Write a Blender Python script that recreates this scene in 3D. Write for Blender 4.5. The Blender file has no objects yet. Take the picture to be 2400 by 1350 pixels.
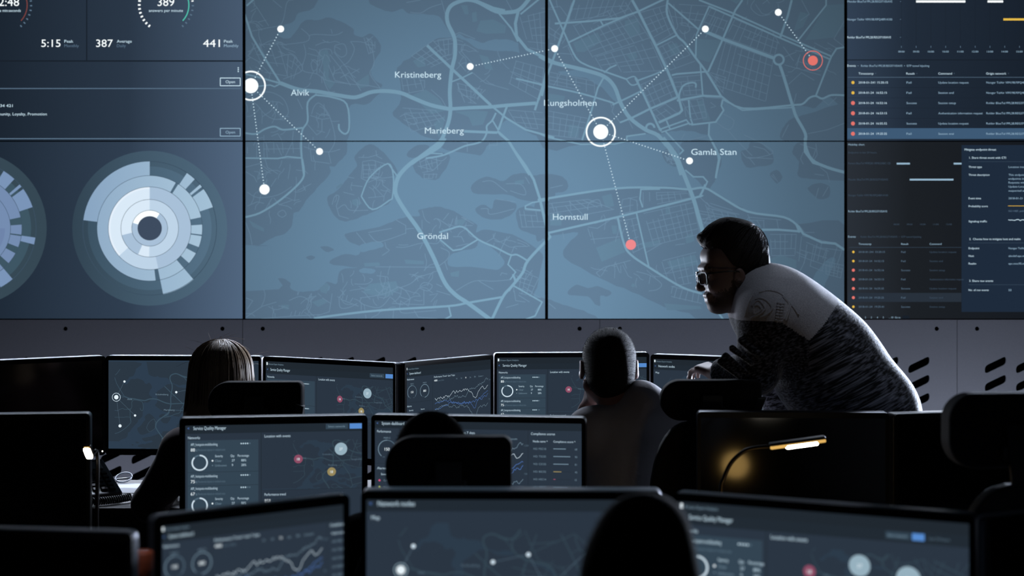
import bpy, bmesh, math, random
import numpy as np
from mathutils import Vector, Matrix
from mathutils.geometry import tessellate_polygon

random.seed(7)
sc = bpy.context.scene
col = sc.collection

# ---------------------------------------------------------------- camera, world, lights, exposure
F = 4000.0          # focal length in pixels of the 2400 px frame (60 mm on a 36 mm sensor)
H = 1.65            # eye height
HOR = 530.0         # horizon row in the frame
cam = bpy.data.cameras.new('camera')
cam.sensor_width = 36.0
cam.lens = 60.0
cam.shift_y = -145.0 / 2400.0
cam.clip_start = 0.05
cam.dof.use_dof = True
cam.dof.focus_distance = 5.7
cam.dof.aperture_fstop = 0.060 / 0.018
cam_o = bpy.data.objects.new('camera', cam)
cam_o.location = (0, 0, H)
cam_o.rotation_euler = (math.pi / 2, 0, 0)
col.objects.link(cam_o)
sc.camera = cam_o

wd = bpy.data.worlds.new('night')
sc.world = wd
wd.use_nodes = True
wd.node_tree.nodes['Background'].inputs[0].default_value = (0.35, 0.42, 0.6, 1)
wd.node_tree.nodes['Background'].inputs[1].default_value = 0.006

sc.view_settings.view_transform = 'Standard'
sc.view_settings.look = 'None'
sc.view_settings.exposure = 0.0
sc.view_settings.gamma = 1.0
sc.view_settings.use_curve_mapping = False


def area_light(name, loc, target, sx, sy, power, color, spread=180):
    l = bpy.data.lights.new(name, 'AREA')
    l.shape = 'RECTANGLE'
    l.size = sx
    l.size_y = sy
    l.energy = power
    l.color = color
    l.spread = math.radians(spread)
    o = bpy.data.objects.new(name, l)
    o.location = loc
    o.rotation_euler = (Vector(target) - Vector(loc)).to_track_quat('-Z', 'Y').to_euler()
    col.objects.link(o)
    return o


# added unseen lights: over and under the video wall, behind the desks, right end
area_light('top_fill', (0.2, 7.22, 2.95), (0.2, 5.55, 1.0), 5.8, 0.12, 26.0, (0.76, 0.84, 1.0), 45)  # added to rim the hair and light the wall-side monitor tops
area_light('lip_fill', (0.2, 7.33, 1.225), (0.2, 5.0, 1.27), 5.8, 0.03, 100.0, (0.78, 0.85, 1.0))  # added low light that whitens monitor tops and edges from behind
area_light('desk_strip', (0.3, 6.78, 0.30), (0.3, 7.4, 0.95), 5.2, 0.08, 11.0, (0.78, 0.83, 1.0))
area_light('floor_wash', (1.95, 6.85, 0.42), (2.0, 7.4, 1.0), 0.9, 0.1, 2.0, (0.80, 0.86, 1.0))
area_light('side_wash', (2.75, 7.2, 1.25), (1.2, 5.1, 1.1), 0.4, 1.3, 70.0, (0.70, 0.80, 1.0), 60)


def added_spot(loc, target, power, size, blend):
    l = bpy.data.lights.new('added_spot', 'SPOT')
    l.energy = power
    l.color = (0.74, 0.84, 1.0)
    l.spot_size = math.radians(size)
    l.spot_blend = blend
    l.shadow_soft_size = 0.06
    o = bpy.data.objects.new('added_spot', l)
    o.location = loc
    o.rotation_euler = (Vector(target) - Vector(loc)).to_track_quat('-Z', 'Y').to_euler()
    col.objects.link(o)


added_spot((0.98, 4.4, 3.6), (1.02, 5.05, 1.32), 46.0, 22, 0.9)  # added narrow spot that brightens the leaning man's sweater yoke
added_spot((-0.75, 2.5, 3.6), (-0.62, 2.83, 1.1), 75.0, 11, 0.9)  # added narrow spot that brightens the bottle and nearby monitor tops


# ---------------------------------------------------------------- small helpers
def lin(c):
    c = c / 255.0
    return c / 12.92 if c <= 0.04045 else ((c + 0.055) / 1.055) ** 2.4


def rgb(c):
    return (lin(c[0]), lin(c[1]), lin(c[2]), 1.0)


def P(px, py, d):
    """world point seen at frame pixel (px, py) at distance d in front of the camera"""
    return Vector(((px - 1200.0) * d / F, d, H - (py - HOR) * d / F))


def pm(name, c, rough=0.5, metal=0.0, bump=None, var=None, spec=0.5, sheen=0.0, stretch=None):
    m = bpy.data.materials.new(name)
    m.use_nodes = True
    nt = m.node_tree
    b = nt.nodes['Principled BSDF']
    b.inputs['Base Color'].default_value = rgb(c)
    b.inputs['Roughness'].default_value = rough
    b.inputs['Metallic'].default_value = metal
    b.inputs['Specular IOR Level'].default_value = spec
    if sheen:
        b.inputs['Sheen Weight'].default_value = sheen
        b.inputs['Sheen Roughness'].default_value = 0.4
    if bump or var:
        tc = nt.nodes.new('ShaderNodeTexCoord')
        mp = nt.nodes.new('ShaderNodeMapping')
        nt.links.new(tc.outputs['Object'], mp.inputs['Vector'])
        if stretch:
            mp.vector_type = 'TEXTURE'
            mp.inputs['Rotation'].default_value = stretch[0]
            mp.inputs['Scale'].default_value = stretch[1]
        nz = nt.nodes.new('ShaderNodeTexNoise')
        nz.inputs['Scale'].default_value = (bump or var)[0]
        nz.inputs['Detail'].default_value = 4
        nt.links.new(mp.outputs[0], nz.inputs['Vector'])
        if bump:
            bp = nt.nodes.new('ShaderNodeBump')
            bp.inputs['Strength'].default_value = bump[1]
            bp.inputs['Distance'].default_value = bump[2] if len(bump) > 2 else 0.003
            nt.links.new(nz.outputs[0], bp.inputs['Height'])
            nt.links.new(bp.outputs[0], b.inputs['Normal'])
        if var:
            rp = nt.nodes.new('ShaderNodeValToRGB')
            rp.color_ramp.elements[0].position = var[3] if len(var) > 3 else 0.35
            rp.color_ramp.elements[0].color = rgb(var[1])
            rp.color_ramp.elements[1].position = var[4] if len(var) > 4 else 0.7
            rp.color_ramp.elements[1].color = rgb(var[2])
            nt.links.new(nz.outputs[0], rp.inputs[0])
            nt.links.new(rp.outputs[0], b.inputs['Base Color'])
    return m


def em(name, c, strength=1.0, sample=True, grad=None):
    """display emitter; grad = (axis or centre ...) paints a brightness falloff into the colour, in world metres"""
    m = bpy.data.materials.new(name)
    m.use_nodes = True
    nt = m.node_tree
    nt.nodes.clear()
    out = nt.nodes.new('ShaderNodeOutputMaterial')
    e = nt.nodes.new('ShaderNodeEmission')
    e.inputs[0].default_value = rgb(c)
    e.inputs[1].default_value = strength
    nt.links.new(e.outputs[0], out.inputs[0])
    if grad:
        g = nt.nodes.new('ShaderNodeNewGeometry')
        if grad[0] == 'x':
            sp = nt.nodes.new('ShaderNodeSeparateXYZ')
            nt.links.new(g.outputs['Position'], sp.inputs[0])
            src = sp.outputs[0]
            stops = [((x - grad[1]) / (grad[2] - grad[1]), cc) for x, cc in grad[3]]
            lo, hi = grad[1], grad[2]
        else:
            ds = nt.nodes.new('ShaderNodeVectorMath')
            ds.operation = 'DISTANCE'
            nt.links.new(g.outputs['Position'], ds.inputs[0])
            ds.inputs[1].default_value = grad[1]
            src = ds.outputs['Value']
            lo, hi = 0.0, grad[2]
            stops = grad[3]
        mr = nt.nodes.new('ShaderNodeMapRange')
        mr.inputs['From Min'].default_value = lo
        mr.inputs['From Max'].default_value = hi
        nt.links.new(src, mr.inputs['Value'])
        rp = nt.nodes.new('ShaderNodeValToRGB')
        els = rp.color_ramp.elements
        while len(els) < len(stops):
            els.new(0.5)
        for el, (p, cc) in zip(els, stops):
            el.position = p
            el.color = rgb(cc)
        nt.links.new(mr.outputs[0], rp.inputs[0])
        nt.links.new(rp.outputs[0], e.inputs[0])
    if not sample:
        m.cycles.emission_sampling = 'NONE'
    return m


def link_mesh(name, bm, mats, parent=None, smooth=False, loc=None):
    me = bpy.data.meshes.new(name)
    bm.normal_update()
    bm.to_mesh(me)
    bm.free()
    if not isinstance(mats, (list, tuple)):
        mats = [mats]
    for m in mats:
        me.materials.append(m)
    if smooth:
        me.shade_smooth()
    o = bpy.data.objects.new(name, me)
    col.objects.link(o)
    if parent is not None:
        o.parent = parent
    if loc is not None:
        o.location = loc
    return o


def tag(o, label=None, cat=None, group=None, kind=None):
    if label:
        o['label'] = label
    if cat:
        o['category'] = cat
    if group:
        o['group'] = group
    if kind:
        o['kind'] = kind
    return o


def empty(name, loc, rz=0.0):
    o = bpy.data.objects.new(name, None)
    o.empty_display_size = 0.1
    o.location = loc
    o.rotation_euler = (0, 0, rz)
    col.objects.link(o)
    return o


def rbox(bm, c, s, bev=0.0, seg=2, rot=None, mi=0):
    r = bmesh.ops.create_cube(bm, size=1.0)
    vs = r['verts']
    for v in vs:
        v.co = Vector((v.co.x * s[0], v.co.y * s[1], v.co.z * s[2]))
    fs = list({f for v in vs for f in v.link_faces})
    if bev > 0:
        es = list({e for v in vs for e in v.link_edges})
        rr = bmesh.ops.bevel(bm, geom=es, offset=bev, segments=seg, profile=0.5, affect='EDGES')
        vs = list({v for f in rr['faces'] for v in f.verts} | {v for v in vs if v.is_valid})
        fs = list({f for v in vs for f in v.link_faces})
    M = Matrix.Translation(Vector(c)) @ (rot.to_4x4() if rot else Matrix.Identity(4))
    bmesh.ops.transform(bm, matrix=M, verts=vs)
    for f in fs:
        f.material_index = mi
    return vs


def tube(bm, pts, rad, sides=10, caps=True, mi=0):
    """swept round tube through points; rad is one radius or one per point"""
    pts = [Vector(p) for p in pts]
    if not isinstance(rad, (list, tuple)):
        rad = [rad] * len(pts)
    rings = []
    prev = None
    for i, p in enumerate(pts):
        t = (pts[min(i + 1, len(pts) - 1)] - pts[max(i - 1, 0)]).normalized()
        if prev is None:
            a = Vector((0, 0, 1)) if abs(t.z) < 0.9 else Vector((1, 0, 0))
            u = t.cross(a).normalized()
        else:
            u = (prev - t * prev.dot(t)).normalized()
        prev = u
        w = t.cross(u)
        rings.append([bm.verts.new(p + (u * math.cos(2 * math.pi * k / sides) + w * math.sin(2 * math.pi * k / sides)) * rad[i])
                      for k in range(sides)])
    for a, b in zip(rings[:-1], rings[1:]):
        for k in range(sides):
            f = bm.faces.new((a[k], a[(k + 1) % sides], b[(k + 1) % sides], b[k]))
            f.smooth = True
            f.material_index = mi
    if caps and sides > 2:
        f = bm.faces.new(rings[0][::-1]); f.material_index = mi
        f = bm.faces.new(rings[-1]); f.material_index = mi


def prism(bm, pts2, y0, y1, bev=0.0, mi=0):
    """extrude an x-z outline from y0 to y1 (bevelled)"""
    a = [bm.verts.new((x, y0, z)) for x, z in pts2]
    b = [bm.verts.new((x, y1, z)) for x, z in pts2]
    n = len(a)
    fs = [bm.faces.new(a), bm.faces.new(b[::-1])]
    for i in range(n):
        fs.append(bm.faces.new((a[(i + 1) % n], a[i], b[i], b[(i + 1) % n])))
    for f in fs:
        f.material_index = mi
    bmesh.ops.recalc_face_normals(bm, faces=fs)
    if bev:
        es = list(set(fs[0].edges) | set(fs[1].edges))
        bmesh.ops.bevel(bm, geom=es, offset=bev, segments=3, profile=0.5, affect='EDGES')


def rrect(cx, cz, w, h, r, n=6):
    """rounded rectangle outline; r = one radius or four (left-bottom, right-bottom, right-top, left-top)"""
    if not isinstance(r, (list, tuple)):
        r = [r] * 4
    out = []
    for (sx, sz, a0, rr) in ((-1, -1, 180, r[0]), (1, -1, 270, r[1]), (1, 1, 0, r[2]), (-1, 1, 90, r[3])):
        x = cx + sx * (w / 2 - rr)
        z = cz + sz * (h / 2 - rr)
        for k in range(n + 1):
            a = math.radians(a0 + 90.0 * k / n)
            out.append((x + rr * math.cos(a), z + rr * math.sin(a)))
    return out


def lathe(bm, prof, seg=24, c=(0, 0, 0), mi=0):
    rings = []
    for r, z in prof:
        rings.append([bm.verts.new((c[0] + r * math.cos(2 * math.pi * k / seg), c[1] + r * math.sin(2 * math.pi * k / seg), c[2] + z))
                      for k in range(seg)])
    for a, b in zip(rings[:-1], rings[1:]):
        for k in range(seg):
            f = bm.faces.new((a[k], a[(k + 1) % seg], b[(k + 1) % seg], b[k]))
            f.smooth = True
            f.material_index = mi
    for rg in (rings[0][::-1], rings[-1]):
        f = bm.faces.new(rg); f.material_index = mi


def smooth_line(pts, k=4):
    """Catmull-Rom through 2D points"""
    if len(pts) < 3:
        return pts
    out = []
    n = len(pts)
    for i in range(n - 1):
        p0, p1, p2, p3 = pts[max(i - 1, 0)], pts[i], pts[i + 1], pts[min(i + 2, n - 1)]
        for j in range(k):
            t = j / k
            out.append(tuple(0.5 * ((2 * p1[a]) + (-p0[a] + p2[a]) * t + (2 * p0[a] - 5 * p1[a] + 4 * p2[a] - p3[a]) * t * t
                                    + (-p0[a] + 3 * p1[a] - 3 * p2[a] + p3[a]) * t ** 3) for a in (0, 1)))
    out.append(pts[-1])
    return out


# ---------------------------------------------------------------- display pictures (flat layers on a screen)
TEXT_CACHE = {}
BOLD = 0.0


def text_geo(s, bold):
    key = (s, bold)
    if key not in TEXT_CACHE:
        cu = bpy.data.curves.new('t', 'FONT')
        cu.body = s
        cu.size = 1.0
        cu.resolution_u = 3 if len(s) < 16 else 2
        cu.offset = bold * BOLD
        ob = bpy.data.objects.new('t', cu)
        me = bpy.data.meshes.new_from_object(ob)
        v = [(p.co.x, p.co.y) for p in me.vertices]
        f = [tuple(p.vertices) for p in me.polygons]
        bpy.data.objects.remove(ob)
        bpy.data.curves.remove(cu)
        bpy.data.meshes.remove(me)
        TEXT_CACHE[key] = (v, f)
    return TEXT_CACHE[key]


class Cv:
    """picture canvas in pixel units; (x0, y0) is the local origin, s metres per pixel"""

    def __init__(self, x0, y0, s, eps=0.0003):
        self.x0, self.y0, self.s, self.eps = x0, y0, s, eps
        self.bm = bmesh.new()
        self.mats = []

    def mi(self, m):
        if m not in self.mats:
            self.mats.append(m)
        return self.mats.index(m)

    def v(self, p, layer):
        return self.bm.verts.new(((p[0] - self.x0) * self.s, -layer * self.eps, -(p[1] - self.y0) * self.s))

    def face(self, pts, m, layer):
        try:
            f = self.bm.faces.new([self.v(p, layer) for p in pts])
        except ValueError:
            return
        f.normal_update()
        if f.normal.y > 0:
            f.normal_flip()
        f.material_index = self.mi(m)

    def poly(self, pts, m, layer):
        tris = tessellate_polygon([[Vector((p[0], p[1], 0)) for p in pts]])
        for t in tris:
            self.face([pts[i] for i in t], m, layer)

    def rect(self, x0, y0, x1, y1, m, layer):
        self.face([(x0, y0), (x1, y0), (x1, y1), (x0, y1)], m, layer)

    def line(self, pts, w, m, layer, smooth=False):
        if smooth:
            pts = smooth_line(pts)
        n = len(pts)
        off = []
        for i in range(n):
            a = pts[max(i - 1, 0)]
            b = pts[i]
            c = pts[min(i + 1, n - 1)]
            d1 = Vector((b[0] - a[0], b[1] - a[1]))
            d2 = Vector((c[0] - b[0], c[1] - b[1]))
            d1 = d1.normalized() if d1.length > 1e-6 else d2.normalized()
            d2 = d2.normalized() if d2.length > 1e-6 else d1
            nn = Vector((-(d1.y + d2.y), d1.x + d2.x))
            nn = nn.normalized() if nn.length > 1e-3 else Vector((-d1.y, d1.x))
            k = 1.0 / max(0.6, nn.dot(Vector((-d1.y, d1.x))))
            off.append(nn * (w / 2 * k))
        for i in range(n - 1):
            p, q = pts[i], pts[i + 1]
            self.face([(p[0] + off[i].x, p[1] + off[i].y), (p[0] - off[i].x, p[1] - off[i].y),
                       (q[0] - off[i + 1].x, q[1] - off[i + 1].y), (q[0] + off[i + 1].x, q[1] + off[i + 1].y)], m, layer)

    def disc(self, c, r, m, layer, n=28):
        self.face([(c[0] + r * math.cos(2 * math.pi * k / n), c[1] + r * math.sin(2 * math.pi * k / n)) for k in range(n)], m, layer)

    def arc(self, c, r0, r1, a0, a1, m, layer, step=4.0):
        """ring sector, angles in degrees clockwise from the top"""
        n = max(2, int(abs(a1 - a0) / step) + 1)
        pr = None
        for k in range(n + 1):
            a = math.radians(a0 + (a1 - a0) * k / n)
            s_, c_ = math.sin(a), -math.cos(a)
            cur = ((c[0] + r0 * s_, c[1] + r0 * c_), (c[0] + r1 * s_, c[1] + r1 * c_))
            if pr:
                self.face([pr[0], pr[1], cur[1], cur[0]], m, layer)
            pr = cur

    def dots(self, p, q, m, layer, sp=7.2, r=1.45):
        L = math.hypot(q[0] - p[0], q[1] - p[1])
        n = int(L / sp)
        for k in range(1, n):
            t = k / n
            self.disc((p[0] + (q[0] - p[0]) * t, p[1] + (q[1] - p[1]) * t), r, m, layer, 6)

    def text(self, s, x, y, size, m, layer=8, w=None, align='L', bold=0.0):
        v, f = text_geo(s, bold)
        if not v:
            return
        xa, xb = min(p[0] for p in v), max(p[0] for p in v)
        kx = (w / (xb - xa)) if w else size * 0.93
        W = (xb - xa) * kx
        ox = x - xa * kx - (0 if align == 'L' else W if align == 'R' else W / 2)
        vs = [self.v((ox + p[0] * kx, y - p[1] * size), layer) for p in v]
        i = self.mi(m)
        for q in f:
            try:
                fc = self.bm.faces.new([vs[a] for a in q])
            except ValueError:
                continue
            fc.normal_update()
            if fc.normal.y > 0:
                fc.normal_flip()
            fc.material_index = i

    def clip(self, x0, y0, x1, y1):
        for co, no in (((x0, y0), (-1, 0)), ((x1, y1), (1, 0)), ((x0, y0), (0, -1)), ((x1, y1), (0, 1))):
            bm = self.bm
            bmesh.ops.bisect_plane(bm, geom=bm.verts[:] + bm.edges[:] + bm.faces[:], dist=1e-7,
                                   plane_co=((co[0] - self.x0) * self.s, 0, -(co[1] - self.y0) * self.s),
                                   plane_no=(no[0], 0, -no[1]), clear_outer=True)

    def build(self, name, parent, loc=(0, 0, 0)):
        return link_mesh(name, self.bm, self.mats, parent, loc=loc)

# ---------------------------------------------------------------- the city map (traced in four sheets, frame pixels of the video wall)
SHEET = {1: (560, 0, 730 / 2400.0), 2: (1270, 0, 730 / 2400.0), 3: (560, 320, 730 / 2240.0), 4: (1270, 320, 730 / 2240.0)}


def trace(sheet, s):
    x0, y0, k = SHEET[sheet]
    return [(x0 + float(a) * k, y0 + float(b) * k) for a, b in (q.split(',') for q in s.split())]


LAND = [
    trace(1, '-2600,-330 610,-330 640,-120 610,0 560,70 460,100 420,165 340,200 300,260 330,290 390,295 440,240 480,180 530,152 600,155 690,135 800,172 880,222 888,265 950,287 1010,258 1060,295 1092,345 1088,405 1045,470 1018,560 1045,615 1105,655 1085,690 1120,700 1060,740 1010,790 960,808 890,800 850,830 860,960 850,1040 830,1090')
    + trace(3, '780,60 770,130 720,180 690,215 650,215 660,250 630,300 580,350 540,400 490,450 460,500 430,540 395,550 385,620 370,660 330,700 260,720 200,750 150,780 100,790 45,780 -2600,780'),
    trace(1, '1000,0 1040,45 1130,85 1200,88 1260,68 1310,105 1450,112 1540,125 1580,180 1620,240 1660,280 1700,260 1740,290 1800,300 1870,330 1950,308 2060,303 2150,330 2230,385 2420,450 2420,-330 940,-330'),
    trace(1, '1220,520 1340,430 1450,350 1510,305 1580,290 1680,290 1760,320 1830,370 1900,385 2060,392 2140,400 2250,460 2420,515 2420,1050 2210,1010 2060,925 2000,1030 2060,1085 1930,1110 1865,1195 1750,1170 1640,1110 1550,1090 1400,1040 1260,950 1185,880 1215,830 1250,760 1240,620'),
    trace(3, '830,150 880,90 940,55 1000,80 1080,160 1140,250 1110,300 1115,420 1080,480 1040,500 960,545 870,580 780,610 720,600 670,545 640,480 640,430 690,400 750,340 800,270 850,210'),
    trace(3, '1210,120 1290,60 1370,70 1340,110 1280,150 1220,150'),
    trace(3, '1290,170 1420,110 1520,150 1440,300 1320,300 1250,210'),
    trace(3, '1430,40 1500,100 1700,130 1740,130 1730,60 1560,30'),
    trace(3, '1670,360 1720,310 1800,290 1900,320 1960,280 2040,262 2110,280 2260,290 2260,450 2060,460 1940,420 1740,415 1680,400'),
    trace(3, '1700,520 1760,490 1820,520 1850,450 1990,480 1980,540 1890,595 1750,580'),
    trace(3, '2000,530 2080,500 2160,530 2230,640 2230,740 2100,700 2010,650'),
    trace(3, '760,710 800,690 1010,650 1130,600 1230,575 1300,570 1290,530 1350,515 1430,505 1530,530 1600,570 1690,620 1715,640 1705,690 1760,670 1850,680 2000,720 2130,800 2190,870 2150,1060 2120,1150 2190,1180 2190,1330 -2600,1330 -2600,1100 90,1110 280,1020 370,1050 370,1090 430,1115 570,1105 630,1045 700,1060 720,980 760,950 850,940 650,910 740,850 860,850 870,790 800,760'),
    trace(3, '585,795 640,790 685,815 630,830'), trace(3, '480,870 520,855 550,870 515,888'),
    trace(2, '-40,-330 2340,-330 2340,760 2200,740 2110,830 1990,815 1550,845 1395,775 1400,850 1340,945 1290,955 1285,1040 1150,1010 1000,1010 880,1040 800,1030 655,1055 655,1095 560,1115 300,1115 -40,1050'),
    trace(2, '1950,905 2040,880 2340,800 2340,1085 1870,1085 1850,1000 1900,930'),
    trace(4, '-40,450 42,440 520,372 880,358 1060,372 1180,365 1280,420 1420,500 1560,560 1740,580 1850,630 2190,650 2190,1330 1300,1330 1000,1260 850,1210 650,1120 420,1020 160,870 190,770 260,690 42,720 -40,740'),
    trace(4, '190,1110 250,1065 330,1090 400,1075 500,1120 470,1150 420,1145 420,1215 380,1205 330,1150 200,1140'),
    trace(4, '-40,1170 42,1170 150,1210 300,1250 400,1330 -40,1330'),
    trace(4, '1010,36 1220,36 1290,150 1270,260 1230,340 1190,380 1100,300 1050,270 1000,190'),
    trace(4, '860,110 960,80 985,210 910,200'), trace(4, '1430,110 1480,90 1500,40 1560,40 1660,130 1650,200 1470,220'),
    trace(4, '1640,270 1690,240 1730,290 1690,340'),
    trace(4, '1800,110 1870,36 2190,36 2190,300 2040,310 1900,300 1840,280 1850,180'),
    trace(4, '1910,370 1990,335 2070,360 2060,440 1980,445'),
    trace(4, '-40,280 70,270 150,290 190,350 150,400 -40,410'),
]
WATER = [
    trace(3, '850,800 900,770 1010,755 1040,790 960,815 880,830'),
    trace(3, '1500,900 1540,840 1700,800 1730,740 1830,810 1910,900 1850,960 1700,940 1530,935'),
    trace(3, '865,960 910,945 980,960 960,985 880,980'), trace(3, '640,1110 600,1090 630,1060 655,1080'),
    trace(2, '120,555 330,545 480,595 560,690 600,800 540,760 480,690 400,640 340,600'),
    trace(2, '1400,860 1380,900 1480,950 1500,1000 1460,1040 1600,1090 1780,1085 1760,960 1850,990 1900,900 1950,840 1550,850'),
    trace(4, '1950,1020 2060,880 2110,890 2040,1050 1990,1200 1930,1200'),
]
PARK = [
    trace(1, '610,400 680,380 700,440 690,600 740,640 700,690 650,620 650,500'),
    trace(1, '900,640 1000,570 1005,665 930,680'), trace(1, '1340,470 1420,430 1440,510 1380,520'),
    trace(1, '1710,40 1760,40 1770,110 1740,110'), trace(1, '1795,100 1830,90 1835,165 1800,170'),
    trace(1, '1830,240 1860,160 1960,150 2060,200 2050,255 1900,260'),
    trace(1, '1300,750 1440,690 1540,760 1600,850 1480,880 1400,800'), trace(1, '1660,860 1830,850 1920,860 1880,960 1800,970 1770,900'),
    trace(1, '1850,420 1920,440 1960,540 1900,530'), trace(1, '1500,950 1590,890 1570,1000 1540,1060'),
    trace(2, '640,160 740,140 760,250 690,290 640,230'), trace(2, '1200,300 1390,310 1290,480 1190,450'),
    trace(2, '240,330 430,250 460,320 330,400 270,400'), trace(2, '970,350 1040,330 1070,400 1000,430'),
    trace(2, '1200,780 1240,770 1300,930 1240,930'), trace(2, '50,720 180,740 160,800 50,790'),
    trace(2, '1940,240 1990,90 2060,110 2010,210'), trace(2, '2030,310 2190,40 2330,30 2330,200 2250,290'),
    trace(2, '650,420 720,395 740,440 690,470'), trace(2, '210,960 290,970 280,1060 200,1050'), trace(2, '1450,0 1540,0 1500,30'),
    trace(3, '815,455 850,445 885,480 850,503 815,485'), trace(3, '890,1120 940,1060 1130,1040 1150,1100 1080,1150 950,1140'),
    trace(3, '580,1090 630,1050 650,1070 630,1130 590,1120'), trace(3, '305,1210 360,1210 355,1245 305,1235'),
    trace(3, '525,1190 600,1165 640,1190 570,1225'), trace(3, '900,910 1010,905 1015,930 905,935'),
    trace(3, '1190,885 1330,895 1330,920 1200,915'), trace(3, '1985,320 2050,310 2050,340 1985,345'),
    trace(3, '1520,980 1585,965 1580,1010 1525,1005'), trace(3, '1560,600 1640,590 1610,640 1550,630'),
    trace(3, '700,360 740,335 745,350 700,380'), trace(3, '70,600 180,660 180,685 100,650'),
    trace(4, '430,430 500,410 520,500 460,510'), trace(4, '390,800 560,730 600,830 430,900'),
    trace(4, '700,770 860,740 830,790 740,800'), trace(4, '900,900 1100,850 1130,920 930,960'),
    trace(4, '60,560 140,550 140,640 60,640'), trace(4, '1640,880 1720,850 1830,890 1830,990 1700,1000'),
    trace(4, '500,640 540,640 540,700 510,700'), trace(4, '880,1200 1140,1220 1150,1240 900,1250'),
    trace(4, '1030,720 1080,690 1100,750 1040,770'), trace(4, '890,500 920,500 920,560 890,560'),
]
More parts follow.
